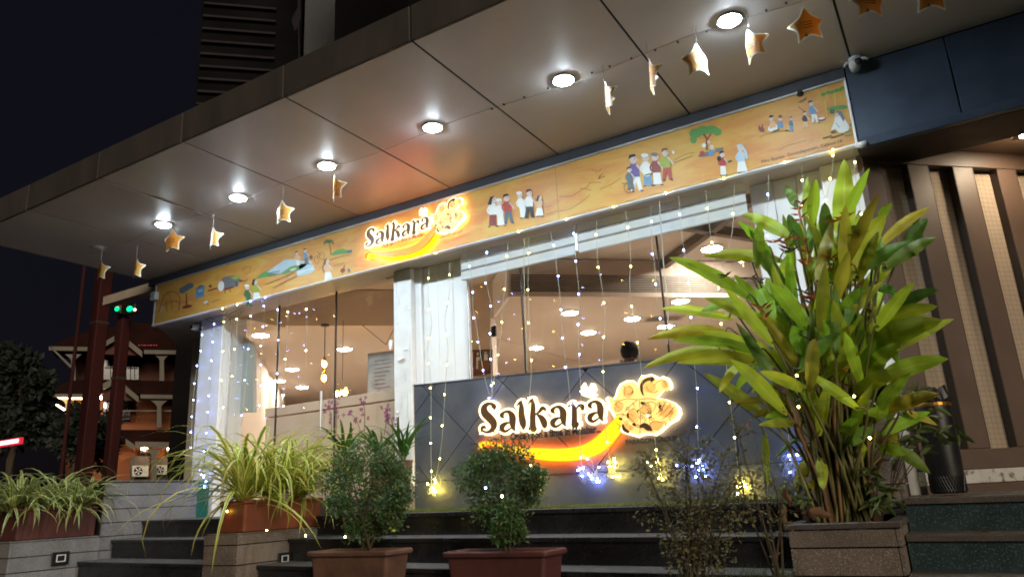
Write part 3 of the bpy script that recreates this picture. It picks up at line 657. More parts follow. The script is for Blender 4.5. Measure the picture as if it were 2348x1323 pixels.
# zebra blinds behind the right glass
for (xa, xb, lab) in ((-3.65, -2.49, 'half raised striped roller blind at the glass top, beside the white boards'), (-2.455, -1.06, 'half raised striped roller blind at the glass top, beside the big leafy plant')):
    bl = thing('roller_blind', lab, 'blind', ((xa + xb) / 2, 5.33, 2.19), 'striped blinds in the restaurant window')
    d0 = 0 if xa < -3 else .006
    for z0, z1, mm in ((1.955, 2.014, 'blind_cloth'), (2.0155, 2.034, 'blind_grey'), (2.0355, 2.094, 'blind_cloth'), (2.0955, 2.114, 'blind_grey'), (2.1155, 2.185, 'blind_cloth')):
        MB().box(xa, xb, 5.330, 5.333, z0 + d0, z1 + d0, mm).build('blind_stripe', bl)
    MB().box(xa, xb, 5.322, 5.344, 1.932 + d0, 1.9535 + d0, 'blind_cloth', .004).build('bottom_rail', bl)
MB().box(-2.487, -2.458, 5.325, 5.345, 1.96, 2.197, 'aluminium', .003).build('blind_bracket', B)

# ================================================================== CANOPY
C = thing('entrance_canopy', 'deep flat canopy with pale panelled underside and dark fascia', 'canopy', (-4, 4.2, 2.8))
JX = [-8.2, -7.03, -5.895, -4.775, -3.647, -2.512, -1.358, -.186, .99, 2.15, 3.3]
for i in range(len(JX) - 1):
    a, b = JX[i] + .007, JX[i + 1] - .007
    ob = MB().box(a, b, 3.215, 5.19, 2.800, 2.806, 'soffit_panel', .0015).build('soffit_panel', C); ob.location.z += rnd.uniform(-.002, .001)
    for px_ in (a + .05, (a + b) / 2, b - .05):
        for py_ in (3.30, 5.10): MB().lathe([(.006, -.0005), (.005, -.003), (.001, -.0035)], 'aluminium', 8, (px_, py_, 2.7985)).build('screw_head', C)
    MB().box(a, b, 3.19, 3.205, 2.795, 3.052, 'fascia_panel', .003).build('fascia_panel', C)
q = MB(); q.box(-8.2, 3.3, 3.206, 5.6, 2.812, 3.045, 'joint_black'); q.build('roof_slab', C)
for k_ in range(16):
    x_ = -2.6 + k_ * .168 + rnd.uniform(-.05, .05); MB().box(x_ - .006, x_ + .006, 4.195, 4.203 + rnd.uniform(0, .012), 2.790, 2.7985, 'dark_steel', .001).build('cord_clip', C)
MB().box(-8.215, -8.202, 3.19, 5.6, 2.795, 3.052, 'fascia_panel', .003).build('end_panel', C)
MB().box(-8.2, -.245, 5.192, 5.25, 2.722, 2.799, 'navy_band', .002).build('header_band', C)  # navy strip between the soffit and the banner top
MB().box(-9.6, -8.23, 5.45, 5.6, at_y((300, 662), 5.45)[2], 2.79, 'lintel_beige', .003).build('side_beam', C)
# navy fascia over the right entrance
N = thing('navy_fascia', 'navy blue panelled beam at the right end, beside the painted banner', 'fascia', (.5, 5.2, 2.2))
for a, b in ((-.238, .372), (.380, 1.55), (1.558, 2.6)): MB().box(a, b, 5.20, 5.24, 2.237, 2.798, 'navy_panel', .003).build('fascia_panel', N)
MB().box(-.238, 2.6, 5.182, 5.236, 2.172, 2.234, 'navy_panel', .004).build('bottom_lip', N)
MB().box(-.258, 2.6, 5.242, 5.67, 2.172, 2.30, 'beam_brown', .003).build('underside', N)
MB().box(-.24, 2.6, 5.243, 5.40, 2.302, 2.79, 'joint_black').build('backing', N)

# ================================================================== SLATTED WALL at the right
K = thing('slatted_wall', 'brown wall with tall recessed slots of pale checked cloth', 'wall', (-.25, 5.36, -.1))
O = np.array([-.25, 5.36, 0.0]); frk = (O, d45, -n45, np.array([0, 0, 1.0]))    # local x along the wall, y into the wall
def kb(name, x0, x1, y0, y1, z0, z1, m, c=.003): return MB().box(x0, x1, y0, y1, z0, z1, m, c, frk).build(name, K)
sl = [(0.0, .15)] + [(.365 + .375 * k, .53 + .375 * k) for k in range(8)]
for a, b in sl: kb('slat', a, b, 0, .11, .158, 2.135, 'brown_slat', .003)
kb('top_rail', 0, 3.6, -.002, .11, 2.137, 2.26, 'brown_slat'); kb('bottom_rail', 0, 3.6, -.002, .11, .033, .156, 'brown_slat')
kb('marble_sill', 0, 3.6, -.012, .10, -.052, .030, 'marble', .002); kb('base_rail', 0, 3.6, -.004, .10, -.2, -.054, 'brown_slat')
for i in range(len(sl) - 1):
    a, b = sl[i][1], sl[i + 1][0]
    ob = MB().box(a + .001, b - .001,   .066, .074, .157, 2.136, 'plaid_cloth', 0, frk).build('cloth_panel', K)
    kb('shaded_reveal', b - .004, b - .0005, .001, .065, .157, 2.136, 'reveal_dark', 0)  # slat sides coloured darker for the shade inside the slots
    kb('shaded_reveal', a + .0005, a + .004, .001, .065, .157, 2.136, 'reveal_dark', 0)
q = MB(); q.prism([(-.25, 5.36, 2.262), (3.2, 5.675, 2.262), (3.2, 8.6, 2.262)], (0, 0, .1), 'ceil_brown'); q.build('ceiling_panel', K)
lamp = thing('ceiling_light', 'small square warm lamp in the ceiling above the slatted wall', 'ceiling light', (.79, 5.86, 2.26))
MB().box(-.075, .075, -.075, .075, -.008, -.001, 'white_plastic', .002).build('frame', lamp, local=True)
MB().box(-.06, .06, -.06, .06, -.013, -.009, 'lamp_right', 0).build('diffuser', lamp, local=True)
# ================================================================== PAINTED BANNER
BN = thing('painted_banner', 'long orange banner printed with village scenes, above the glass', 'banner', (-4.1, 5.2, 2.2))
YB = 5.2
MB().prism([(-8.03, YB, 2.212), (-.262, YB, 2.212), (-.262, YB, 2.700), (-8.03, YB, 2.700)], (0, .03, 0), 'banner_wash').build('print_sheet', BN)
MB().box(-8.05, -.245, YB - .012, YB + .03, 2.701, 2.718, 'aluminium', .002).build('top_rail', BN)
MB().box(-8.05, -.245, YB - .014, YB + .03, 2.196, 2.2115, 'white_paint', .002).build('bottom_rail', BN)
MB().box(-8.05, -8.031, YB - .010, YB + .03, 2.2125, 2.7005, 'aluminium', .002).build('side_rail', BN)
MB().box(-.261, -.245, YB - .010, YB + .03, 2.2125, 2.7005, 'white_paint', .002).build('side_rail', BN)
for px in (847, 1283): x = at_y((px, 520), YB)[0]; MB().box(x - .001, x + .001, YB - .0015, YB - .0005, 2.213, 2.699, 'paint_crack', 0).build('sheet_seam', BN)
class Ink:
    """flat print: each drawing in millimetre-thin layers over the sheet"""
    def __init__(s, name): s.q = MB(); s.n = name; s.k = 0
    def y(s): s.k += 1; return YB - .0008 - .00022 * s.k
    def poly(s, pts, c):
        y = s.y(); s.q.add([at_y(p, y) for p in pts], [tuple(range(len(pts)))], 'ink_' + c); return s
    def ell(s, cx, cy, rx, ry, c, rot=0.0, n=12):
        ca, sa = math.cos(rot), math.sin(rot)
        return s.poly([(cx + rx * math.cos(t) * ca - ry * math.sin(t) * sa, cy + rx * math.cos(t) * sa + ry * math.sin(t) * ca) for t in (2 * math.pi * i / n for i in range(n))], c)
    def line(s, pts, w, c, smooth=3):
        P = spline(pts, smooth) if len(pts) > 2 else [np.array(p, float) for p in pts]; y = s.y(); L = []; R = []
        for i, p in enumerate(P):
            t = P[min(i + 1, len(P) - 1)] - P[max(i - 1, 0)]; t = t / (np.linalg.norm(t) + 1e-9); nrm = np.array([-t[1], t[0]])
            L.append(at_y(p + nrm * w / 2, y)); R.append(at_y(p - nrm * w / 2, y))
        n = len(P); s.q.add(L + R, [(i, i + 1, n + i + 1, n + i) for i in range(n - 1)], 'ink_' + c); return s
    def done(s): return s.q.build(s.n, BN)
    def person(s, x, y, h, top, bottom, hair='black', skin='skin', lean=0.0, legs=False, long_hair=False, skirt=False, cap=None, face=1):
        """standing villager: (x, y) is the crown of the head, h the height in picture points; the banner slopes so x drifts with height"""
        u = h / 10.0
        sx = lambda f: x + (lean + .12) * h * f
        # lower garment
        if legs:
            s.poly([(sx(.62) - u * 1.1, y + h * .60), (sx(.62) + u * 1.1, y + h * .59), (sx(.9) + u * 1.5, y + h * .97), (sx(.9) + u * .5, y + h * .97), (sx(.7), y + h * .72), (sx(.95) - u * .8, y + h * .99), (sx(.95) - u * 1.7, y + h * .99)], bottom)
        else:
            wd = 1.9 if skirt else 1.25
            s.poly([(sx(.5) - u * 1.0, y + h * .50), (sx(.5) + u * 1.0, y + h * .49), (sx(.95) + u * wd, y + h * .95), (sx(.95) - u * wd, y + h * .97)], bottom)
        s.line([(sx(.96) - u * .8, y + h * .98), (sx(.98) - u * 1.5, y + h * 1.0)], u * .35, 'black'); s.line([(sx(.96) + u * .8, y + h * .96), (sx(.98) + u * 1.6, y + h * .98)], u * .35, 'black')
        # torso and arms
        s.poly([(sx(.25) - u * .9, y + h * .26), (sx(.25) + u * .8, y + h * .25), (sx(.4) + u * 1.3, y + h * .40), (sx(.55) + u * 1.2, y + h * .60), (sx(.55) - u * 1.2, y + h * .61), (sx(.4) - u * 1.3, y + h * .42)], top)
        s.line([(sx(.27) + u * .7, y + h * .28), (sx(.4) + u * 1.7 * face, y + h * .42), (sx(.5) + u * 2.2 * face, y + h * .50)], u * .5, skin)
        s.line([(sx(.27) - u * .7, y + h * .29), (sx(.42) - u * 1.7, y + h * .45), (sx(.52) - u * 1.3, y + h * .56)], u * .5, top)
        # head
        s.ell(sx(.1) + u * .1, y + h * .135, u * 1.0, u * 1.25, skin)
        if cap: s.ell(sx(.03), y + h * .06, u * 1.15, u * .6, cap)
        elif long_hair: s.poly([(sx(.02) - u * .9, y + h * .04), (sx(.02) + u * .7, y + h * .0), (sx(.1) - u * .1, y + h * .10), (sx(.2) - u * .5, y + h * .30), (sx(.2) - u * 1.6, y + h * .28)], hair)
        else: s.poly([(sx(.05) - u * 1.1, y + h * .14), (sx(.02) - u * .9, y + h * .02), (sx(.0) + u * .6, y - h * .01), (sx(.02) + u * 1.0, y + h * .06), (sx(.05) - u * .2, y + h * .08)], hair)
        s.ell(sx(.12) + u * .45 * face, y + h * .12, u * .14, u * .18, 'black', n=6); s.ell(sx(.14) + u * 1.05 * face, y + h * .15, u * .3, u * .22, skin, n=6)
        return s
# left half
k = Ink('printed_hut')
k.line([(365, 715), (375, 680), (395, 668), (412, 680), (410, 712)], 1.5, 'maroon').line([(372, 700), (400, 690), (412, 696)], 1.2, 'maroon').line([(380, 690), (383, 714)], 1.2, 'maroon').line([(392, 685), (395, 710)], 1.2, 'maroon').ell(371, 708, 4, 8, 'peach', .3); k.done()
k = Ink('printed_tree'); k.line([(428, 690), (427, 672)], 3, 'maroon', 2).ell(424, 662, 14, 7, 'slate', -.35).ell(434, 656, 11, 7, 'slate', -.3).ell(418, 668, 7, 5, 'slate').ell(429, 703, 12, 4, 'maroon', -.2).line([(427, 690), (428, 705)], 4, 'maroon'); k.done()
k = Ink('printed_booth'); k.poly([(449, 664), (469, 657), (468, 679), (449, 686)], 'blue').poly([(447, 664), (459, 653), (471, 656)], 'slate').line([(455, 668), (464, 665)], 3, 'pale_blue').line([(455, 676), (465, 672)], 1.5, 'slate'); k.done()
k = Ink('printed_bird'); k.ell(472, 693, 5, 3, 'white', -.5).line([(472, 693), (478, 700)], 1.5, 'maroon').line([(470, 697), (469, 702)], 1, 'maroon').line([(485, 693), (505, 686)], 1.2, 'line').line([(476, 667), (498, 661)], 3.0, 'maroon').ell(482, 656, 3.5, 3.5, 'maroon'); k.done()
k = Ink('printed_cart'); k.poly([(505, 645), (512, 636), (535, 631), (550, 640), (546, 656), (512, 666)], 'grey').poly([(528, 637), (545, 630), (556, 634), (540, 642)], 'lime').ell(507, 656, 7, 12, 'white', .1).line([(515, 664), (535, 658)], 4, 'maroon').line([(516, 666), (516, 673)], 2, 'maroon').line([(527, 662), (528, 670)], 2, 'maroon').line([(545, 640), (560, 645), (568, 640)], 2.5, 'slate').line([(541, 645), (543, 655)], 2, 'black').ell(552, 644, 4, 2.5, 'maroon')
k.line([(556, 622), (560, 614), (574, 612), (572, 624), (562, 628)], 1.0, 'line'); k.done()
k = Ink('printed_couple'); k.person(566, 652, 50, 'dark_green', 'dark_green', cap='white'); k.person(584, 639, 52, 'lime', 'white', long_hair=True, skirt=True); k.done()
k = Ink('printed_hills'); k.poly([(585, 640), (600, 626), (618, 618), (640, 622), (632, 630), (600, 637)], 'green').poly([(612, 624), (632, 610), (652, 596), (680, 594), (700, 600), (690, 615), (640, 629)], 'pale_blue').poly([(640, 629), (665, 612), (690, 604), (705, 606), (690, 618), (655, 628)], 'green')
for i in range(6): k.line([(617 + 4.4 * i, 626 - .9 * i), (617 + 4.4 * i, 634 - .9 * i)], 1.0, 'slate')
k.line([(614, 627), (642, 621)], 1.4, 'slate').line([(615, 634), (642, 628)], 1.2, 'slate'); k.done()
k = Ink('printed_boat'); k.poly([(680, 620), (718, 607), (722, 618), (712, 627), (681, 633)], 'pale_blue').line([(681, 626), (719, 615)], 1.4, 'white').poly([(684, 610), (706, 598), (716, 600), (712, 612), (688, 620)], 'pale_blue')
k.person(680, 576, 34, 'peach', 'white', hair='black'); k.person(699, 570, 36, 'blue', 'slate', hair='black'); k.ell(713, 590, 4, 5, 'brown').line([(655, 634), (676, 624)], 1.2, 'line').ell(672, 618, 8, 2.5, 'skin', -.3)
k.line([(608, 652), (640, 640), (672, 625)], 1.1, 'line').line([(625, 660), (655, 645), (682, 632)], 1.1, 'line'); k.done()
k = Ink('printed_bicycle')
for cx_, cy_, r_ in ((726, 596, 7), (738, 587, 7)):
    k.line([(cx_ + r_ * .8 * math.cos(t), cy_ + r_ * 1.2 * math.sin(t)) for t in [6.3 * i / 12 for i in range(13)]], 1.1, 'maroon')
k.line([(726, 596), (731, 582), (738, 587)], 1.1, 'maroon').line([(728, 577), (732, 582)], 1.2, 'maroon'); k.done()
k = Ink('printed_woman'); k.person(748, 592, 53, 'peach', 'white', hair='brown', long_hair=True, skirt=True).line([(744, 602), (740, 615), (744, 625)], 3, 'brown'); k.done()
k = Ink('printed_palm'); k.line([(759, 584), (757, 568), (754, 555)], 2.2, 'brown')
for a in (-2.9, -2.3, -1.7, -1.0, -.4, .3, 2.8): k.line([(754, 556), (754 + 8 * math.cos(a), 555 + 6 * math.sin(a)), (754 + 12 * math.cos(a), 559 + 7 * math.sin(a))], 2.4, 'dark_green')
k.poly([(757, 586), (768, 575), (785, 570), (800, 575), (806, 580), (780, 583)], 'green').poly([(796, 574), (807, 572), (807, 579), (796, 581)], 'slate').line([(757, 597), (780, 588), (805, 584)], 1.0, 'line').line([(765, 610), (790, 602)], 1, 'line'); k.done()
k = Ink('printed_hen'); k.ell(786, 620, 6, 5, 'maroon', -.6).line([(788, 616), (790, 608)], 2.5, 'maroon').line([(786, 624), (785, 630)], 1.2, 'maroon').ell(800, 620, 3, 5, 'slate', -.4).line([(800, 624), (799, 629)], 1, 'slate'); k.done()
# middle group
k = Ink('printed_walkers')
k.person(1130, 449, 72, 'white', 'maroon', hair='black', long_hair=True, lean=-.12); k.person(1143, 455, 64, 'white', 'white', cap='white', lean=-.02); k.person(1160, 445, 68, 'red', 'slate', hair='black', legs=True, lean=.0)
k.person(1190, 439, 62, 'white', 'white', cap='white', lean=.08); k.person(1213, 434, 66, 'white', 'black', hair='black', legs=True, lean=-.1); k.person(1237, 447, 50, 'peach', 'white', hair='black', long_hair=True, skirt=True, lean=-.12)
k.line([(1250, 476), (1265, 471)], 1, 'line').line([(1252, 492), (1280, 484)], 1, 'line'); k.done()
k = Ink('printed_landscape'); k.line([(1282, 450), (1310, 450), (1330, 438), (1345, 430), (1355, 419), (1378, 419)], 1.2, 'line').line([(1330, 432), (1355, 436)], 1, 'line').line([(1376, 434), (1400, 424), (1425, 408)], 1.1, 'line').line([(1280, 485), (1310, 478), (1335, 462), (1352, 447)], 1.1, 'line')
for a, b in ((1372, 408), (1376, 402), (1382, 398), (1387, 404)): k.line([(1372, 411), (a, b)], 1.6, 'line')
k.line([(1355, 389), (1372, 393), (1380, 388)], 1, 'line').line([(1545, 368), (1570, 355), (1592, 350)], 1.1, 'line').line([(1545, 374), (1590, 357)], 1.1, 'line'); k.done()
k = Ink('printed_family')
k.person(1450, 354, 86, 'violet', 'white', hair='black', legs=True, lean=.02); k.person(1478, 352, 76, 'white', 'blue', cap='white', lean=.0); k.ell(1484, 390, 11, 16, 'white').line([(1479, 402), (1496, 398)], 3, 'dark_green')
k.person(1500, 350, 76, 'maroon', 'white', cap='grey', lean=.0); k.ell(1506, 412, 6, 7, 'white'); k.person(1524, 340, 74, 'lime', 'red', hair='brown', lean=-.02, legs=True).ell(1544, 350, 3, 4, 'white')
k.person(1442, 383, 52, 'slate', 'slate', hair='black', lean=-.05)
k.line([(1442 + 11 * math.cos(t), 430 + 12 * math.sin(t)) for t in [6.29 * i / 14 for i in range(15)]], 1.3, 'brown').line([(1425, 421), (1440, 422)], 1.5, 'maroon'); k.done()
k = Ink('printed_banyan')
for cx_, cy_, rx, ry in ((1596, 306, 16, 11), (1612, 300, 16, 11), (1630, 298, 16, 10), (1645, 303, 10, 9), (1590, 320, 8, 10)): k.ell(cx_, cy_, rx, ry, 'green', -.1)
k.line([(1620, 330), (1620, 318), (1613, 308)], 4, 'maroon').line([(1620, 322), (1630, 308)], 3, 'maroon').line([(1620, 330), (1621, 345)], 5, 'brown').ell(1618, 354, 18, 5, 'grey', -.25).ell(1610, 352, 6, 6, 'red').ell(1631, 350, 7, 8, 'blue').ell(1632, 338, 5, 6, 'skin').ell(1614, 334, 5, 5, 'white').ell(1625, 326, 4, 4, 'skin').poly([(1640, 340), (1660, 338), (1656, 346), (1640, 350)], 'grey')
k.person(1655, 347, 56, 'red', 'white', hair='black', lean=-.04).ell(1649, 364, 5, 6, 'black').line([(1668, 372), (1678, 368)], 3, 'dark_green'); k.person(1696, 331, 66, 'pale_blue', 'white', cap='pale_blue', lean=-.02, skirt=True).line([(1701, 336), (1710, 350), (1712, 364)], 6, 'pale_blue'); k.done()
k = Ink('printed_kitchen')
k.ell(1746, 297, 8, 5, 'maroon', .4).line([(1740, 302), (1756, 304)], 1.5, 'maroon').ell(1741, 292, 2, 4, 'maroon').ell(1748, 290, 2, 4, 'maroon')
k.ell(1772, 294, 12, 8, 'white', -.35).ell(1768, 272, 5, 6, 'skin').poly([(1762, 271), (1766, 264), (1776, 266), (1770, 270)], 'black').poly([(1766, 278), (1776, 278), (1780, 292), (1764, 296)], 'peach').ell(1789, 272, 5, 6, 'skin').ell(1789, 268, 5, 4, 'brown').poly([(1783, 280), (1794, 279), (1796, 293), (1782, 294)], 'blue').line([(1772, 302), (1788, 297)], 2.5, 'dark_green').ell(1804, 300, 5, 1.6, 'black')
k.person(1814, 268, 34, 'slate', 'blue', hair='black', lean=-.1); k.line([(1742, 314), (1760, 306), (1800, 300)], .9, 'line').line([(1785, 345), (1805, 334), (1850, 322)], .9, 'line'); k.done()
k = Ink('printed_farmers')
k.poly([(1828, 236), (1842, 228), (1851, 222), (1848, 230), (1836, 236)], 'brown').person(1845, 255, 40, 'black', 'peach', hair='black', legs=True, lean=-.05).line([(1830, 245), (1844, 256)], 2, 'brown').line([(1855, 265), (1868, 280)], 1.5, 'brown')
k.person(1858, 231, 52, 'blue', 'white', hair='black', legs=True, lean=.14).ell(1884, 274, 10, 4, 'brown', -.2).ell(1884, 272, 8, 2.5, 'white', -.2).line([(1891, 230), (1894, 250), (1896, 268)], 2, 'yellow'); k.done()
k = Ink('printed_garden')
for cx_, cy_ in ((1888, 217), (1898, 213), (1908, 212), (1918, 208), (1927, 206), (1932, 202)): k.ell(cx_, cy_, 6, 4, 'green', -.4)
for a in (1895, 1908, 1914, 1926): k.line([(a, 215), (a + 1, 226)], 1, 'yellow')
k.line([(1913, 212), (1916, 245)], 2, 'yellow').ell(1917, 248, 22, 5, 'green', -.12).ell(1932, 246, 12, 5, 'green').ell(1908, 256, 6, 6, 'dark_green')
k.poly([(1916, 262), (1922, 255), (1930, 258), (1938, 275), (1948, 290), (1944, 303), (1925, 305), (1915, 296), (1905, 300), (1912, 282)], 'white').poly([(1914, 262), (1920, 254), (1930, 256), (1937, 272), (1934, 280), (1926, 266)], 'grey').ell(1919, 264, 4, 5, 'skin').line([(1917, 283), (1925, 293)], 1.3, 'grey').ell(1911, 303, 7, 3.5, 'brown', -.2).line([(1886, 318), (1908, 311)], 3, 'brown').line([(1905, 317), (1935, 307)], 3, 'brown').line([(1937, 304), (1953, 298)], 2.5, 'green').line([(1937, 312), (1953, 308)], 2.5, 'green').line([(1947, 290), (1953, 284)], 2.5, 'dark_green'); k.done()

def text_mesh(txt, size=1.0, bold=0.0):
    cu = bpy.data.curves.new('lettering', 'FONT'); cu.body = txt; cu.offset = bold; cu.size = size; cu.resolution_u = 3
    ob = bpy.data.objects.new('lettering', cu); COL.objects.link(ob)
    bpy.context.view_layer.update(); dg = bpy.context.evaluated_depsgraph_get(); me = bpy.data.meshes.new_from_object(ob.evaluated_get(dg))
    v = [tuple(x.co) for x in me.vertices]; f = [tuple(p.vertices) for p in me.polygons]
    bpy.data.objects.remove(ob); bpy.data.curves.remove(cu); bpy.data.meshes.remove(me)
    return v, f
def text_on_y(txt, pL, pR, Y, m, hscale=1.0, depth=0.0):
    """letter a line on the plane y = Y from picture point pL to pR (baseline)"""
    v, f = text_mesh(txt); w_ = max(a[0] for a in v); a, b = np.array(at_y(pL, Y)), np.array(at_y(pR, Y)); d = (b - a) / w_
    s_ = np.linalg.norm(d) * hscale
    q = MB(); P = [tuple(a + d * x[0] + np.array([0, 0, 1.0]) * s_ * x[1]) for x in v]
    q.add(P, f, m)
    if depth:
        q.add([(p[0], p[1] + depth, p[2]) for p in P], f, m)
    return q
text_on_y('Mini Bypass, Govindapuram, Calicut-16', (1746, 375), (1932, 326), YB - .0025, 'ink_black', .95).build('printed_address', BN)

# ================================================================== ILLUMINATED SIGNS  (traced in the picture of the lower sign, zoom 4.269 from (1050, 840))
ZX, ZY, ZS = 1050.0, 840.0, 2348.0 / 550.0
A1S = [(1, 0, 0), (1, 0, 0)]
def Zp(p): return (ZX + p[0] / ZS, ZY + p[1] / ZS)
Lr = {}
Lr['S'] = [[(388, 425, 10), (385, 398, 46), (362, 372, 30), (322, 372, 34), (290, 405, 56), (296, 458, 74), (340, 505, 78), (378, 552, 70), (380, 600, 52), (350, 634, 34), (310, 645, 22), (272, 630, 18)], [(262, 640, 8), (268, 605, 30), (292, 592, 26), (300, 612, 8)]]
_a = [[(478, 505, 14), (462, 482, 46), (482, 452, 22), (528, 448, 36), (562, 490, 62), (566, 548, 62), (572, 600, 40), (592, 634, 6)], [(560, 552, 8), (508, 556, 26), (466, 588, 52), (468, 622, 44), (500, 636, 26), (548, 606, 14)]]
def sh(st, dx, dy): return [[(x + dx, y + dy, w) for x, y, w in s_] for s_ in st]
Lr['a'] = _a
Lr['l'] = [[(606, 388, 6), (634, 362, 26), (652, 342, 14)], [(648, 345, 14), (652, 400, 44), (652, 470, 58), (664, 545, 66), (672, 590, 44), (668, 622, 6)]]
Lr['k'] = [[(716, 368, 6), (744, 342, 26), (762, 322, 14)], [(758, 325, 14), (766, 385, 42), (764, 460, 50), (762, 540, 56), (762, 590, 64), (762, 606, 84)], [(782, 478, 10), (826, 446, 26), (856, 414, 42), (880, 424, 30)], [(800, 470, 12), (846, 505, 52), (872, 552, 62), (878, 590, 44), (880, 606, 10)]]
Lr['a2'] = sh(_a, 494, -46)
Lr['r'] = [[(1104, 400, 6), (1130, 378, 26), (1150, 358, 14)], [(1146, 360, 14), (1166, 420, 46), (1168, 490, 52), (1168, 545, 56), (1174, 566, 78)], [(1182, 424, 10), (1212, 388, 26), (1240, 396, 52), (1248, 420, 30)]]
Lr['a3'] = sh(_a, 856, -96)
CHILI = [(236, 752, 6), (300, 748, 26), (400, 768, 34), (500, 798, 56), (650, 836, 88), (850, 858, 112), (1050, 864, 122), (1250, 838, 130), (1390, 770, 138), (1490, 680, 136), (1560, 590, 112), (1590, 520, 60)]
CURL = [(262, 770, 46), (246, 790, 46), (262, 806, 40)]
EMB = [(1545, 330), (1575, 290), (1590, 230), (1620, 180), (1680, 150), (1740, 150), (1775, 185), (1790, 212), (1785, 170), (1800, 130), (1850, 105), (1910, 90), (1955, 108), (1985, 130), (2020, 108), (2070, 128), (2100, 172), (2105, 220), (2085, 242), (2040, 232), (2010, 258), (1985, 290), (1960, 312), (2060, 330), (2130, 358), (2180, 408), (2192, 462), (2160, 520), (2085, 562), (2040, 602), (2000, 640), (1950, 668), (1890, 660), (1840, 664), (1790, 684), (1735, 668), (1685, 655), (1640, 640), (1610, 600), (1588, 560), (1562, 500), (1530, 440), (1500, 415), (1512, 380), (1480, 325), (1505, 300)]
BIRD = [(1228, 205), (1262, 162), (1278, 205), (1302, 222), (1328, 166), (1358, 172), (1376, 232), (1352, 262), (1384, 280), (1345, 310), (1295, 308), (1238, 288), (1232, 250)]
MARKS = [[(1836, 282, 10), (1822, 240, 24), (1824, 185, 30), (1862, 140, 34), (1930, 126, 38), (1912, 158, 12)], [(1640, 575, 20), (1652, 615, 34), (1690, 642, 28)], [(1815, 590, 30), (1850, 580, 52), (1886, 604, 56), (1915, 622, 26)], [(1688, 470, 22), (1690, 498, 22)], [(1826, 362, 28), (1840, 366, 28)], [(1745, 568, 28), (1756, 574, 28)], [(1612, 514, 24), (1624, 518, 24)], [(1896, 508, 20), (1915, 496, 18)], [(1990, 405, 12), (2010, 385, 14), (2000, 415, 10)], [(1780, 445, 14), (1795, 430, 12)], [(1728, 262, 10), (1740, 250, 10)]]
FINE = [[(1550, 345), (1620, 335), (1690, 320), (1780, 330), (1880, 318), (1960, 330)], [(1560, 380), (1600, 350), (1640, 380), (1620, 430), (1570, 440), (1556, 400)], [(1660, 440), (1700, 400), (1760, 350), (1775, 330)], [(1690, 470), (1700, 440), (1740, 420), (1775, 440), (1790, 500), (1770, 550)], [(1815, 420), (1850, 370), (1920, 350), (1960, 380), (1930, 440), (1860, 470), (1815, 440)], [(1960, 470), (2010, 430), (2060, 350)], [(1985, 490), (2040, 450), (2100, 370)], [(2020, 520), (2080, 470), (2140, 400)], [(1640, 190), (1660, 220), (1650, 300)], [(1690, 200), (1720, 210), (1735, 240), (1715, 270), (1680, 275)], [(1870, 200), (1890, 240), (1940, 262), (1980, 240)], [(1540, 500), (1620, 470), (1700, 500), (1760, 560)], [(1800, 340), (1810, 500), (1805, 660)], [(1900, 560), (1960, 540), (2040, 560)], [(1940, 190), (1990, 150), (2040, 150), (2060, 200)], [(1580, 560), (1620, 590), (1600, 620)]]
_r = random.Random(11)
for _k in range(34):
    _x, _y = _r.uniform(1570, 2120), _r.uniform(340, 630); _a = _r.uniform(0, 6.28); _l = _r.uniform(22, 60)
    FINE.append([(_x, _y), (_x + _l * .5 * math.cos(_a) + _r.uniform(-12, 12), _y + _l * .5 * math.sin(_a)), (_x + _l * math.cos(_a + .5), _y + _l * math.sin(_a + .5))] if _k % 2 else [(_x + 16 * math.cos(t), _y + 13 * math.sin(t)) for t in (0, 1, 2, 3, 4, 5, 6)])
A3 = at_y(Zp((240, 660)), 5.38); B3 = at_y(Zp((2190, 440)), 5.38); C3 = at_y(Zp((1000, 915)), 5.38)
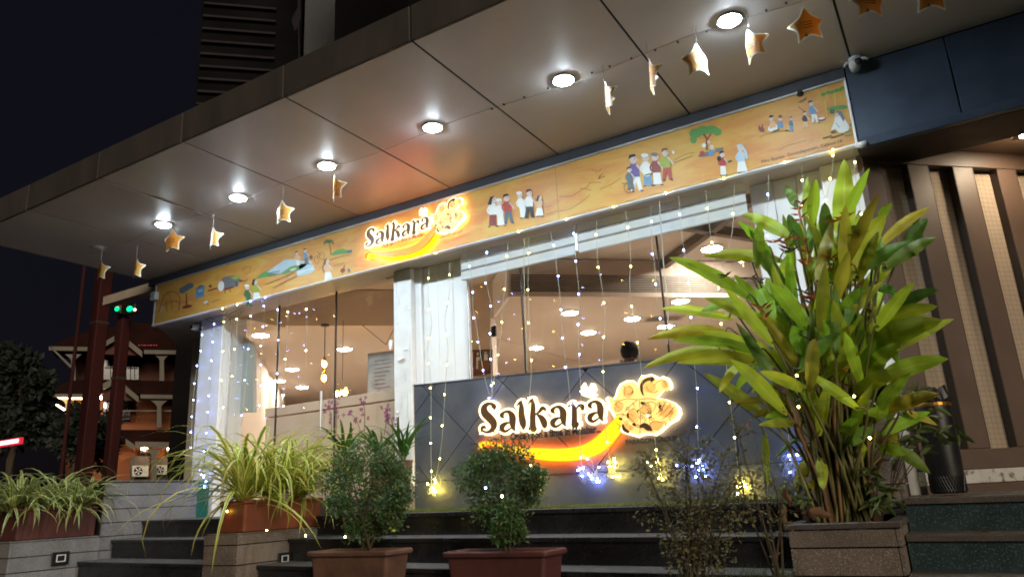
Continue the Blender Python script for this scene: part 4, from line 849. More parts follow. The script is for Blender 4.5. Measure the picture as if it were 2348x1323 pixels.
def make_sign(root, Y, mapf, thick, og='logo_orange', fy='logo_yellow'):
    """mapf: zoom point -> (x, z) on the sign plane"""
    def W_(p, y): x, z = mapf(p); return (x, y, z)
    def stroke(q, st, y, back, extra, m, ms=None, ms2=None):
        P = spline(st, 5); L = []; R = []
        for i, p in enumerate(P):
            t = P[min(i + 1, len(P) - 1)][:2] - P[max(i - 1, 0)][:2]; t = t / (np.linalg.norm(t) + 1e-9); nn = np.array([-t[1], t[0]]); w_ = (p[2] + extra) / 2
            L.append(p[:2] + nn * w_); R.append(p[:2] - nn * w_)
        n = len(P)
        def cap(p, t, w_):
            a0 = math.atan2(t[1], t[0]); return [(p[0] + w_ * math.cos(a0 + a), p[1] + w_ * math.sin(a0 + a)) for a in (-math.pi / 2 + math.pi * k / 6 for k in range(1, 6))]
        t1 = P[-1][:2] - P[-2][:2]; t0 = P[0][:2] - P[1][:2]
        c1 = cap(P[-1], t1, (P[-1][2] + extra) / 2); c0 = cap(P[0], t0, (P[0][2] + extra) / 2)
        # strip plus caps; outline for the sides:  R reversed is the left of travel when y points down
        outline = list(R) + c1 + list(reversed(L)) + c0
        front = [W_(p, y) for p in outline]; bk = [W_(p, y + back) for p in outline]; N_ = len(outline)
        q.add([W_(p, y) for p in L] + [W_(p, y) for p in R], [(i, i + 1, n + i + 1, n + i) for i in range(n - 1)], m)
        q.add([W_(p, y) for p in [R[-1]] + c1 + [L[-1]]], [tuple(range(len(c1) + 2))], m); q.add([W_(p, y) for p in [L[0]] + c0 + [R[0]]], [tuple(range(len(c0) + 2))], m)
        if back: 
            q.add(front + bk, [(i, (i + 1) % N_, N_ + (i + 1) % N_, N_ + i) for i in range(N_)], ms or m)
            q.add([W_(p, y + back) for p in L] + [W_(p, y + back) for p in R], [(i, i + 1, n + i + 1, n + i) for i in range(n - 1)], ms2 or ms or m)
    yo = 0.0
    for nm in ('S', 'a', 'l', 'k', 'a2', 'r', 'a3'):
        q = MB(); e = 0
        for st in Lr[nm]:
            e += .0004; stroke(q, st, Y + e, thick, 46, 'logo_cream', 'logo_cream', 'logo_cream_side')
        if nm == 'S': q.prism([W_(p, Y + .0002) for p in ((236, 668), (300, 655), (270, 600))], (0, thick, 0), 'logo_cream', 'logo_cream', 'logo_cream_side')
        if nm == 'k': pass
        let = q.build('letter', root)
        q = MB(); e = 0
        for st in Lr[nm]: e += .0004; stroke(q, st, Y - .006 + e, .0045, 0, 'logo_brown')
        q.build('letter_face', let)
    q = MB(); stroke(q, CHILI, Y, thick, 0, fy, fy, og); stroke(q, CURL, Y + .0006, thick, 0, fy, fy, og); q.build('chilli_swoosh', root)
    ec = np.mean(EMB, axis=0); q = MB(); q.prism([W_(ec + (np.array(p) - ec) * 1.045, Y + .003) for p in EMB], (0, thick - .003, 0), 'logo_cream', 'logo_cream', 'logo_cream_side'); q.add([W_(ec + (np.array(p) - ec) * .955, Y + .0008) for p in EMB], [tuple(range(len(EMB)))], 'logo_cream_face'); em = q.build('feast_emblem', root)
    for i, (ex, ey, rx, ry) in enumerate(((1690, 250, 55, 60), (1900, 210, 60, 50), (1590, 390, 42, 48), (1730, 490, 48, 60), (1870, 420, 52, 46), (2060, 440, 80, 60), (1680, 600, 50, 34), (1960, 580, 70, 46), (2050, 180, 36, 40))):
        q = MB(); q.add([W_((ex + rx * math.cos(k * .5236), ey + ry * math.sin(k * .5236)), Y - .0002 - .00005 * i) for k in range(12)], [tuple(range(12))], 'logo_tan'); q.build('emblem_patch', em)
    for i, st in enumerate(MARKS):
        q = MB(); stroke(q, st, Y - .003 - .0003 * i, .002, 0, 'logo_brown'); q.build('emblem_mark', em)
    q = MB()
    for i, st in enumerate(FINE): stroke(q, [(a, b, 4.5) for a, b in st], Y - .0012 - .0001 * i, 0, 0, 'logo_brown')
    q.build('emblem_lines', em, kind='stuff')
    q = MB(); q.prism([W_(p, Y + .001) for p in BIRD], (0, thick, 0), 'logo_cream', 'logo_cream', 'logo_cream_side'); q.build('bird_emblem', root)
    for txt, a, b, hs in (('Once upon a time in Malabar...', (545, 722), (1432, 646), 1.25), ('PARAGON GROUP', (1668, 768), (2170, 726), 1.05)):
        v, f = text_mesh(txt, 1.0, .04); w_ = max(x[0] for x in v); a3 = np.array(W_(a, Y)); b3 = np.array(W_(b, Y)); d_ = (b3 - a3) / w_; s_ = np.linalg.norm(d_) * hs
        P = [a3 + d_ * x[0] + np.array([0, 0, s_ * x[1]]) for x in v]
        e = .004; q = MB(); n_ = len(P)
        q.add([(p[0], Y - .0006, p[2]) for p in P] , f, 'logo_ink'); q.build('tagline' if txt[0] == 'O' else 'group_name', root, kind='stuff')
low = thing('illuminated_sign', 'glowing Salkara sign with yellow chilli swoosh on the navy tiled wall', 'sign', (A3[0], 5.36, A3[2]))
make_sign(low, 5.332, lambda p: (lambda w_: (w_[0], w_[2]))(at_y(Zp(p), 5.38)), .030)
# the upper sign: same logo, fitted to its own place on the banner
a_l = np.array([at_y(Zp(p), 5.38)[[0, 2]] for p in ((240, 660), (2190, 440), (1000, 915))])
a_u = np.array([at_y(p, 5.18)[[0, 2]] for p in ((841.5, 570.5), (1070.8, 497), (929.7, 587))])
T = np.linalg.solve(np.c_[a_l, np.ones(3)], a_u)
up_s = thing('illuminated_sign', 'smaller glowing Salkara sign on the painted banner, above the peeling pillar', 'sign', (a_u[0][0], 5.18, a_u[0][1]))
make_sign(up_s, 5.144, lambda p: tuple(np.append(at_y(Zp(p), 5.38)[[0, 2]], 1.0) @ T), .026, 'logo_orange_high', 'logo_amber')

# ================================================================== CANOPY DOWNLIGHTS
LAMPX = [-.769, -1.934, -3.077, -4.198, -5.315, -6.422, -7.529]
LT = ['downlight nearest the navy beam, with a paper star just right of it', 'downlight with the longest gap of bare soffit on its left, beside two narrow stars', 'downlight straight above the glowing upper Salkara sign',
      'downlight with a folded paper star hanging right under it', 'downlight with no star under it, between the folded star and the pointed one', 'downlight touching a paper star that hangs by a slanted string', 'unlit grey downlight at the dark end of the canopy']
def disc_lamp(name, label, x, y, z, r, m, group, cat='ceiling light', ring='grey_metal_lamp'):
    t = thing(name, label, cat, (x, y, z), group)
    MB().lathe([(r * 1.0, -.001), (r * 1.22, -.001), (r * 1.22, -.006), (r * 1.12, -.011), (r * 1.0, -.009)], ring, 28, caps=False).build('trim_ring', t, local=True, smooth=True)
    MB().lathe([(.001, -.026), (r * .5, -.0235), (r * .85, -.016), (r * .99, -.0085)], m, 28, caps=False).build('diffuser', t, local=True)
    return t
for i, x in enumerate(LAMPX):
    disc_lamp('canopy_light', 'round ' + LT[i] if i < 6 else LT[i], x, 4.17, 2.80, .070, 'lamp_cool' if i < 6 else 'unlit_lamp', 'round lights in a row under the canopy')
# ceiling lights inside
proto = None
RL = [(1307, 717), (1349, 762), (1230, 797), (1525, 748), (1560, 690), (1640, 720), (1450, 730), (598, 768), (670, 846), (693, 887), (640, 873), (640, 905), (790, 800), (860, 830)]
WH = ['above the head of the person inside, higher of two', 'lower right of two near the middle of the right room', 'by the grey-brown wall edge, lowest in the right window', 'behind the thin leaves, level with the middle of the right window', 'near the edge of the big leaves, higher in the right room', 'hidden among the big leaves of the right window', 'in the middle of the right room, seen past a light string',
      'at the upper left of the left window, beside the blue light strings', 'deeper in the left room, left of the pendant lamp', 'just over the timber wall of the left room', 'small and far, over the timber wall at its left end', 'low and far at the left end of the timber wall', 'behind the amber pendant lamp', 'near the hanging menu board']
for i, p in enumerate(RL):
    w_ = at_z(p, 2.2995); disc_lamp('ceiling_light', 'warm ceiling light ' + WH[i], w_[0], w_[1], 2.2995, .105, 'lamp_warm', 'ceiling lights inside the restaurant', ring='white_plastic')
for p, wh in zip([(1485, 606), (1690, 606), (1632, 570)], ['left of the leaf tip, above the long vent', 'between two big leaves, right of the long vent', 'among the dark beams, above the long vent']):
    w_ = at_z(p, 2.7995); disc_lamp('ceiling_light', 'round warm ceiling light ' + wh, w_[0], w_[1], 2.7995, .12, 'lamp_warm', 'ceiling lights inside the restaurant', ring='white_plastic')
# interior fittings
p = at_y((745, 770), 6.8); t = thing('pendant_lamp', 'amber glass pendant with two bulbs hanging inside the left window', 'lamp', (p[0], 6.8, 2.30))
MB().lathe([(.055, -.002), (.055, -.022), (.02, -.03)], 'dark_steel', 20).build('canopy_rose', t, local=True)
MB().tube([(0, 0, -.03), (0, 0, -.44)], .006, 'dark_steel').build('stem', t, local=True)
for zc in (-.52, -.70):
    MB().lathe([(.012, .09), (.03, .06), (.036, 0), (.028, -.06), (.010, -.085)], 'brass', 16, (0, 0, zc), caps=False).build('lamp_cage', t, local=True, smooth=True)
    MB().ball((.028, -.03, zc - .01), .030, 'pendant_glow', 2, (1, 1, 1.4)).build('bulb', t, local=True)
p = at_y((785, 898), 6.8); t = thing('pendant_lamp', 'round glass pendant low inside the left window, over the beige partition', 'lamp', (p[0], 6.8, 2.30))
MB().tube([(0, 0, -.002), (0, 0, p[2] - 2.30 + .14)], .004, 'dark_steel').build('cord', t, local=True)
MB().lathe([(.03, .13), (.10, .09), (.13, 0), (.10, -.09), (.03, -.13)], 'clear_glass', 20, (0, 0, p[2] - 2.30), caps=False).build('glass_globe', t, local=True, smooth=True)
for dx in (-.06, .06): MB().ball((dx, -.02, p[2] - 2.32), .035, 'pendant_glow', 2).build('bulb', t, local=True)
t = thing('menu_board', 'hanging white menu board with handwritten lines inside the left window', 'board', (-5.36, 6.2, 1.2))
c4 = [at_y(p_, 6.2) for p_ in ((845, 812), (935, 800), (935, 905), (843, 912))]
MB().prism(c4, (0, .012, 0), 'board_white').build('panel', t)
fr_ = MB()
for i in range(4): fr_.tube([c4[i], c4[(i + 1) % 4]], .006, 'aluminium', 5)
fr_.build('frame', t)
ln = MB()
for i in range(9):
    yy = 828 + i * 9.0
    pts = [at_y((858 + k * 3.6, yy - k * .55 + rnd.uniform(-1, 1)), 6.196) for k in range(int(rnd.uniform(8, 14)))]
    ln.tube(pts, .0022, 'ink_red' if i % 3 else 'ink_black', 4)
ln.build('handwriting', t)
ct = MB(); ap = at_y((885, 790), 6.2); ct.tube([at_y((830, 745), 6.2), ap], .0035, 'dark_steel', 5); ct.tube([ap, (ap[0] + .42, 6.2, 2.3)], .0035, 'dark_steel', 5); ct.build('hanging_cord', t)
t = thing('wall_poster', 'framed photo poster of diners on the inner wall beside the white boards', 'poster', (-5.2, 7.98, 1.5))
pc = [at_y(p_, 7.985) for p_ in ((1055, 803), (1129, 801), (1129, 856), (1055, 866))]
MB().prism(pc, (0, .01, 0), 'wood_red').build('print_sheet', t)
pp = MB(); yk_ = 7.98
for (x0, y0, x1, y1, m_) in ((1066, 806, 1085, 832, 'ink_peach'), (1090, 806, 1104, 840, 'ink_black'), (1106, 804, 1126, 835, 'ink_slate'), (1092, 818, 1100, 846, 'ink_white'), (1110, 812, 1118, 838, 'ink_white'), (1096, 826, 1122, 850, 'ink_brown'), (1066, 838, 1090, 853, 'ink_brown'), (1070, 843, 1086, 847, 'ink_peach'), (1093, 808, 1098, 815, 'ink_skin'), (1111, 806, 1116, 812, 'ink_skin')):
    yk_ -= .0006; pp.add([at_y(p_, yk_) for p_ in ((x0, y0), (x1, y0), (x1, y1), (x0, y1))], [(0, 1, 2, 3)], m_)
pp.build('printed_picture', t)
MB().box(-5.62, -4.9, 7.93, 7.984, 1.40, 1.52, 'wood_red').build('shelf', t)

p = at_y((1134, 760), 7.97); t = thing('wall_speaker', 'small dark speaker on the inner wall edge above the poster', 'speaker', tuple(p))
MB().box(-.035, .035, -.03, 0, -.07, .07, 'black_plastic', .006).build('cabinet', t, local=True); MB().lathe([(.001, -.034), (.022, -.034), (.026, -.031)], 'dark_steel', 14, (0, 0, -.02), 'y').build('cone', t, local=True)
a, b = at_z((1478, 727), 2.296), at_z((1572, 722), 2.296); dd = b - a; Ld = np.linalg.norm(dd); dd = dd / Ld; nn = np.array([-dd[1], dd[0], 0])
t = thing('air_vent', 'narrow slot air vent in the tan ceiling behind the light strings', 'vent', tuple(a))
MB().box(0, Ld, 0, .30, -.006, .002, 'vent_slat', .002, ((0, 0, 0), dd, nn, (0, 0, 1))).build('frame', t, local=True); MB().box(.05, Ld - .05, .05, .25, -.010, -.0065, 'dark_ceiling', .001, ((0, 0, 0), dd, nn, (0, 0, 1))).build('slot', t, local=True)
# person inside, seen only by the crown of the head over the navy wall
def skin_body(name, pts, edges, rads, m, parent):
    me = bpy.data.meshes.new(name); me.from_pydata(pts, edges, []); ob = bpy.data.objects.new(name, me); COL.objects.link(ob)
    md = ob.modifiers.new('skin', 'SKIN'); md.use_smooth_shade = True
    for i, r in enumerate(rads): me.skin_vertices[0].data[i].radius = (r, r)
    me.skin_vertices[0].data[0].use_root = True
    sm = ob.modifiers.new('sub', 'SUBSURF'); sm.levels = 1; sm.render_levels = 1
    bpy.context.view_layer.update(); dg = bpy.context.evaluated_depsgraph_get(); m2 = bpy.data.meshes.new_from_object(ob.evaluated_get(dg))
    bpy.data.objects.remove(ob); m2.materials.clear(); m2.materials.append(MATS[m]); o2 = bpy.data.objects.new(name, m2); COL.objects.link(o2); o2.parent = parent; ORG[o2.name] = (0, 0, 0); return o2
hd = at_y((1441, 792), 7.5)
t = thing('person', 'dark-haired person inside, only the top of the head showing over the navy wall', 'person', (hd[0], 7.5, -.07))
hz = hd[2] + .07 + .03
pts = [(0, 0, hz * .52), (0, 0, hz * .64), (0, 0, hz * .80), (0, 0, hz * .86), (0, -.01, hz * .93), (.17, 0, hz * .80), (.21, .02, hz * .62), (.20, -.06, hz * .47), (-.17, 0, hz * .80), (-.21, .02, hz * .62), (-.20, -.06, hz * .47), (.09, 0, hz * .48), (.10, -.02, hz * .27), (.10, .02, .05), (-.09, 0, hz * .48), (-.10, -.02, hz * .27), (-.10, .02, .05), (.10, -.13, .03), (-.10, -.13, .03)]
skin_body('body', pts, [(0, 1), (1, 2), (2, 3), (3, 4), (2, 5), (5, 6), (6, 7), (2, 8), (8, 9), (9, 10), (0, 11), (11, 12), (12, 13), (0, 14), (14, 15), (15, 16), (13, 17), (16, 18)],
          [.13, .13, .13, .05, .085, .055, .042, .035, .055, .042, .035, .085, .06, .045, .085, .06, .045, .035, .035], 'skin', t)
MB().lathe([(.14, hz * .50), (.16, hz * .60), (.165, hz * .74), (.12, hz * .80), (.06, hz * .82)], 'shirt', 16, caps=False).build('shirt', t, local=True, smooth=True)
hm = MB(); hm.ball((0, .005, hz * .945), .108, 'hair', 3, (.92, 1.05, 1.0)); hr = hm.build('hair', t, local=True, smooth=True)
for v in hr.data.vertices: v.co += Vector(v.co - Vector((0, 0, hz * .945))).normalized() * (.022 * mnoise.noise(v.co * 16) + .010 * mnoise.noise(v.co * 55))

# ================================================================== PAPER STARS on a cord
def star_mesh(R, bend, twist):
    """five point rounded paper star, bent like a curled card; front print with a pale rim"""
    pts = []; n = 10
    raw = []
    for i in range(n):
        a = math.pi / 2 + 2 * math.pi * i / n; r = R if i % 2 == 0 else R * .53; raw.append((r * math.cos(a), r * math.sin(a)))
    out = []
    for i in range(n):
        p0, p1, p2 = raw[i - 1], raw[i], raw[(i + 1) % n]; f = .16 if i % 2 == 0 else .3
        a = (p1[0] + (p0[0] - p1[0]) * f, p1[1] + (p0[1] - p1[1]) * f); b = (p1[0] + (p2[0] - p1[0]) * f, p1[1] + (p2[1] - p1[1]) * f)
        mdl = ((a[0] + b[0]) / 4 + p1[0] / 2, (a[1] + b[1]) / 4 + p1[1] / 2)
        out += [a, mdl, b]
    n = len(out); rings = [1.0, .86, .62, .32]
    vs_ = []
    for k in rings: vs_ += [(x * k, z * k) for x, z in out]
    vs_.append((0, 0)); q = MB()
    def bent(p, off):
        x, z = p; r = 1 / bend; ang = x / r + twist * z
        return (r * math.sin(ang), -off + r * (1 - math.cos(ang)) * 1.0, z)
    for off, m1, m2 in ((.0006, 'ink_star_white', 'ink_star_orange'), (-.0006, 'ink_star_white', 'ink_star_orange')):
        V = [bent(p, off) for p in vs_]
        for k in range(3):
            fs = [(k * n + i, k * n + (i + 1) % n, (k + 1) * n + (i + 1) % n, (k + 1) * n + i) for i in range(n)]
            q.add(V, fs, m1 if k == 0 else m2)
        q.add(V, [(3 * n + i, 3 * n + (i + 1) % n, 4 * n) for i in range(n)], m2)
    return q
STX = [(2137, -12, 20, 6), (1996, 2, 32, 8), (1852, 57, 20, 8), (1723, 104, -30, 11), (1602, 138, 45, 9), (1490, 176, -62, 12), (1389, 224, -60, 13), (767, 432, -14, 13), (647, 487, 12, 9), (487, 546, -4, 12), (395, 552, 24, 7), (311, 615, -2, 12), (229, 620, 2, 10)]
SL = ['cut off by the top of the picture, over the navy beam', 'right of the wide star, its top cut off by the picture edge', 'wide, fully open one right of the last downlight', 'bright folded one just under the last downlight', 'tilted one with a pale tip, left of the bright folded one', 'narrow one turned edge-on, in front of a black panel joint', 'narrowest one, right of the second downlight', 'folded one under a downlight, above the upper Salkara sign',
      'pointed one hanging above the painted village street', 'pale half-folded one above the painted cart', 'open orange one hung on a slanted string below a downlight', 'pale half-folded one near the dark end of the canopy', 'dim one at the far end, in front of the maroon pole']
for i, (px, py, yaw, bend) in enumerate(STX):
    w_ = at_z((px, py), 2.545)
    R = .128 if i < 7 else .125
    t = thing('paper_star', 'orange paper star, ' + SL[i], 'paper star', (w_[0], w_[1], 2.545), 'paper stars hung along the canopy')
    ob = star_mesh(R, bend, rnd.uniform(-.8, .8)).build('star_card', t, local=True, smooth=True); ob.rotation_euler = (rnd.uniform(-.05, .05), rnd.uniform(-.10, .10), math.radians(yaw))
    MB().tube([(0, 0, R * .98), (.003, 0, R + .03), (0, 0, .245 if i != 10 else .2)], .0016, 'cord_white', 4).build('string', t, local=True)
    mk = MB()
    for k in range(3): mk.box(-.03, .025, -.0016, -.0010, -.02 + k * .018, -.015 + k * .018, 'ink_line')
    mk.prism([(-.035, -.0016, -.075), (-.015, -.0016, -.075), (-.025, -.0016, -.05)], (0, .0005, 0), 'ink_dark_green')
    o2 = mk.build('star_print', ob, local=True, kind='stuff')
# the cord they hang from
q = MB(); pts = []
for k in range(60):
    x = -7.75 + k * .142; pts.append((x, 4.20 + .03 * math.sin(k * .5), 2.790 - .006 * abs(math.sin(k * .33))))
q.tube(pts, .0013, 'wire_dark', 4); tag(q.build('hanging_cord', origin=pts[0]), 'thin pale cord strung along the canopy soffit carrying the paper stars', 'cord')
# ================================================================== FAIRY LIGHTS
bl_me = {}
def bulb_mesh(kind):
    if kind not in bl_me:
        q = MB(); q.ball((0, 0, -.006), .0056, {'y': 'bulb_yellow', 'b': 'bulb_blue', 'w': 'bulb_warm', 'Y': 'bulb_yellow_bright', 'B': 'bulb_blue_bright'}[kind], 2, (1, 1, 1.35)); q.lathe([(.0035, .012), (.0045, .002), (.004, -.002)], 'wire_dark', 6)
        bl_me[kind] = q.mesh('bulb', smooth=True)
    return bl_me[kind]
GL = 'fairy light strings hung along the restaurant front'
def strand(name, label, pts, kind, Yt=5.17, Yb=5.32, spacing=.27, wire='wire_pale', cluster=0, wr=.0021, phase=.5):
    """pts: picture points from top to bottom"""
    n = len(pts); W_ = [np.array(at_y(p, Yt + (Yb - Yt) * i / max(n - 1, 1))) for i, p in enumerate(pts)]
    t = thing('fairy_light_string', label, 'fairy lights', tuple(W_[0]), GL)
    P = spline([tuple(w_) for w_ in W_], 5)
    MB().tube(P, wr, wire, 4).build('wire', t)
    acc = spacing * (1 - phase); j = 0
    for a, b in zip(P[:-1], P[1:]):
        L = np.linalg.norm(b - a)
        while acc <= L and spacing > 0:
            p = a + (b - a) * acc / L; kd = kind[j % len(kind)]; j += 1
            link_mesh('bulb', bulb_mesh(kd), t, rel(t, p + np.array([rnd.uniform(-.008, .008), -.006, 0])), (rnd.uniform(-.4, .4), rnd.uniform(-.4, .4), 0))
            acc += spacing * rnd.uniform(.86, 1.14)
        acc -= L
    if cluster:
        e = P[-1]; q = MB()
        cp = [e]
        for i in range(cluster * 3): cp.append(e + np.array([rnd.gauss(0, .03), rnd.uniform(-.03, .03), rnd.uniform(-.12, .03)]))
        q.tube(spline([tuple(c) for c in cp], 3), .0014, wire, 4); q.build('wire_tangle', t)
        for i in range(cluster):
            p = e + np.array([rnd.gauss(0, .030), rnd.uniform(-.02, .04), rnd.uniform(-.11, .04)])
            link_mesh('bulb', bulb_mesh(kind[-1].upper()), t, rel(t, p), (rnd.uniform(-1, 1), rnd.uniform(-1, 1), 0))
    return t
strand('s', 'blue light string down the outer edge of the left white pillar', [(465, 748), (461, 802), (449, 860), (441, 949), (438, 1045)], 'b', 5.30, 5.36, .19)
strand('s', 'blue light string down the face of the left white pillar, beside its edge', [(493, 722), (488, 787), (482, 881), (475, 983), (468, 1052)], 'b', 5.30, 5.36, .20)
strand('s', 'blue knot of lights at the foot of the left pillar among the leaf blades', [(455, 1070), (462, 1085), (470, 1094)], 'b', 5.3, 5.2, .11, cluster=4)
strand('s', 'yellow light string just right of the left pillar, first over the glass', [(515, 706), (515, 785), (508, 860), (512, 930), (504, 980)], 'y', 5.30, 5.38, 0.31)
strand('s', 'pale yellow light string over the grey side panel of the left window', [(546, 697), (542, 760), (535, 850), (530, 925)], 'w', 5.30, 5.38, 0.33)
strand('s', 'blue light string at the right edge of the grey side panel', [(576, 690), (575, 748), (565, 845), (556, 954), (552, 975)], 'b', 5.30, 5.38, 0.33)
strand('s', 'dense blue light string left of the first glass joint', [(606, 680), (605, 740), (600, 800), (598, 880), (596, 940)], 'b', 5.30, 5.38, 0.20)
strand('s', 'sparse blue light string along the first glass joint of the left window', [(640, 672), (636, 740), (640, 815), (632, 900)], 'b', 5.30, 5.38, 0.35)
strand('s', 'sparse warm light string left of the amber pendant', [(665, 664), (658, 780), (652, 880), (650, 930)], 'w', 5.30, 5.38, 0.47)
strand('s', 'sparse warm light string over the amber pendant', [(704, 655), (703, 760), (702, 842)], 'w', 5.30, 5.38, 0.49)
strand('s', 'yellow light string left on the white boards, ending in a bright knot', [(984, 606), (982, 682), (990, 742), (980, 808), (988, 878), (988, 1010), (990, 1108)], 'y', 5.18, 5.33, .25, cluster=7)
strand('s', 'yellow light string at the right of the white boards, ending by the bright knot', [(1031, 596), (1031, 668), (1020, 735), (1027, 800), (1022, 872), (1013, 1010), (1000, 1095)], 'y', 5.18, 5.33, .26, cluster=2)
strand('s', 'blue light string crossing the poster, ending on the top of the S', [(1072, 580), (1082, 640), (1084, 700), (1094, 760), (1108, 850), (1124, 912)], 'b', 5.18, 5.36, .24)
strand('s', 'blue light string right of the poster, converging on the top of the S', [(1116, 566), (1114, 640), (1126, 700), (1124, 760), (1126, 830), (1128, 912)], 'b', 5.18, 5.36, .24, phase=.8)
strand('s', 'yellow light string slanting left to the top of the S', [(1165, 552), (1160, 640), (1152, 705), (1148, 770), (1136, 850), (1126, 914)], 'y', 5.18, 5.36, .26)
strand('s', 'bare pale cable hanging at the first joint of the right window', [(1202, 546), (1202, 640), (1206, 760), (1208, 850)], 'w', 5.18, 5.36, 0.0, wr=.0032)
strand('s', 'yellow light string just right of the bare pale cable', [(1213, 542), (1211, 640), (1214, 755), (1218, 850), (1214, 920), (1218, 1030), (1222, 1094)], 'y', 5.18, 5.35, .28, cluster=6)
strand('s', 'blue light string above the bird of the lower sign', [(1262, 528), (1274, 600), (1284, 680), (1290, 770), (1302, 862), (1310, 950)], 'b', 5.18, 5.32, .26)
strand('s', 'long blue light string ending in a knot under the chilli', [(1316, 512), (1320, 590), (1328, 680), (1326, 780), (1332, 900), (1330, 1010), (1334, 1072)], 'b', 5.18, 5.33, .27, cluster=6, phase=.7)
strand('s', 'short blue loop under the chilli ending in the right one of two blue knots', [(1332, 1040), (1346, 1050), (1358, 1058), (1360, 1074)], 'b', 5.32, 5.33, .12, cluster=6)
strand('s', 'yellow light string past the bird, knotted under the chilli', [(1367, 500), (1370, 590), (1381, 662), (1388, 735), (1382, 812), (1386, 910), (1390, 1000), (1400, 1062)], 'y', 5.18, 5.33, .27, cluster=9)
strand('s', 'yellow light string by the head of the person, knotted below the emblem', [(1434, 482), (1446, 580), (1444, 655), (1452, 730), (1466, 810), (1480, 930), (1502, 1010), (1506, 1062)], 'y', 5.18, 5.33, .28, cluster=9)
strand('s', 'blue light string left of the thick pale cable', [(1492, 468), (1494, 550), (1502, 620), (1506, 690), (1520, 760)], 'b', 5.18, 5.3, .27)
strand('s', 'thick pale cable hanging at the second joint of the right window', [(1512, 462), (1517, 540), (1523, 620), (1532, 705), (1530, 790)], 'w', 5.18, 5.36, 0.0, wr=.0045)
strand('s', 'blue light string right of the thick cable, ending behind the sparse bush', [(1556, 450), (1564, 543), (1575, 610), (1584, 682), (1590, 800), (1598, 905), (1600, 1000), (1604, 1055)], 'b', 5.18, 5.33, .28, cluster=6)
strand('s', 'blue loop of lights low on the navy wall, behind the sparse bush', [(1545, 1050), (1560, 1074), (1580, 1062), (1596, 1050)], 'b', 5.33, 5.33, .10, cluster=4)
strand('s', 'yellow light string behind the long left leaves, with the rightmost knot', [(1618, 436), (1628, 530), (1640, 610), (1648, 690), (1662, 800), (1672, 900), (1684, 1000), (1694, 1092)], 'y', 5.18, 5.33, .28, cluster=9)
strand('s', 'yellow light string slanting left, right of the rightmost yellow knot string', [(1684, 420), (1680, 525), (1660, 600), (1640, 680), (1618, 760)], 'w', 5.18, 5.3, .28, phase=.2)
strand('s', 'blue light string on the right white boards', [(1762, 402), (1762, 450), (1758, 520), (1762, 600), (1780, 720), (1800, 900), (1812, 1050)], 'b', 5.18, 5.33, .27, cluster=5)
strand('s', 'white light string at the left of the right corner pillar', [(1838, 380), (1840, 450), (1822, 560)], 'w', 5.22, 5.36, .2)
strand('s', 'yellow light string fanning down the right corner pillar from a bright bulb', [(1912, 352), (1905, 410), (1892, 470), (1886, 530)], 'y', 5.2, 5.36, .17, phase=.95)
strand('s', 'white light string down the outer edge of the right corner pillar', [(1957, 342), (1962, 410), (1972, 480), (1984, 560)], 'w', 5.25, 5.36, .18)
strand('s', 'light string tucked into the potted plants of the front, small yellow bulbs', [(487, 1150), (620, 1215), (754, 1226), (838, 1226), (870, 1196), (912, 1218), (918, 1204)], 'y', 3.95, 3.90, .42, wire='wire_dark', wr=.0009)
strand('s', 'loose light string through the middle round bush, two bulbs', [(1090, 1130), (1128, 1108), (1142, 1121), (1160, 1150)], 'bw', 3.72, 3.68, .16, wire='wire_dark', wr=.0009)
strand('s', 'light string among the stems of the big leafy plant, yellow bulbs', [(1830, 795), (1822, 912), (1800, 935), (1995, 905), (2004, 985), (1985, 1010)], 'y', 4.15, 4.10, .30, wire='wire_dark', wr=.0009)
# lead cable clipped under the banner, a bulb now and then
bt = lambda x: at_y((x, 748 - .2600 * (x - 350)), 5.18)
t = thing('fairy_light_cable', 'thin dark lead cable clipped along the bottom edge of the banner', 'cable', tuple(bt(500)), GL)
pts = [bt(480 + i * 31) + np.array([0, -.006, (.012 if i % 2 else -.004)]) for i in range(48)]
MB().tube(spline([tuple(p) for p in pts], 2), .0018, 'wire_dark', 4).build('wire', t)
for px, kd in ((512, 'y'), (546, 'w'), (576, 'b'), (610, 'b'), (1000, 'y'), (1190, 'y'), (1300, 'w'), (1408, 'y'), (1528, 'w'), (1660, 'y'), (1800, 'w'), (1910, 'y')):
    link_mesh('bulb', bulb_mesh(kd), t, rel(t, bt(px) + np.array([0, -.012, -.004])))
q = MB()
for k in range(5):
    pts = [at_y((470 + i * 22 + rnd.uniform(-6, 6), 722 - i * 5 + 26 * math.sin(math.pi * i / 4) * rnd.uniform(.2, 1) + k * 3), 5.25) for i in range(5)]
    q.tube(spline([tuple(p) for p in pts], 4), .002, 'wire_dark', 4)
q.build('cable_tangle', t)

# ================================================================== FIXTURES
t = thing('security_camera', 'white dome camera on a bracket where the banner, canopy and navy beam meet', 'camera', (-.16, 5.12, 2.80))
MB().lathe([(.045, -.001), (.045, -.012), (.03, -.02)], 'white_plastic', 18).build('mount', t, local=True, smooth=True)
MB().tube([(-.075, -.01, -.05), (-.06, -.01, -.022), (0, 0, -.018), (.055, -.01, -.022), (.075, -.02, -.045)], .009, 'white_plastic', 8).build('bracket', t, local=True, smooth=True)
MB().lathe([(.001, -.05), (.03, -.045), (.036, 0), (.034, .05), (.001, .052)], 'white_plastic', 18, (-.01, -.01, -.055), 'y').build('housing', t, local=True, smooth=True)
MB().ball((.02, -.05, -.058), .026, 'black_plastic', 2).build('lens', t, local=True, smooth=True)
p = at_y((455, 752), 5.42); t = thing('security_camera', 'small white camera under the left end of the banner, beside the pillar', 'camera', (p[0], 5.42, 2.20))
MB().tube([(0, 0, -.002), (0, 0, -.04), (-.01, -.02, -.06)], .012, 'white_plastic', 8).build('bracket', t, local=True)
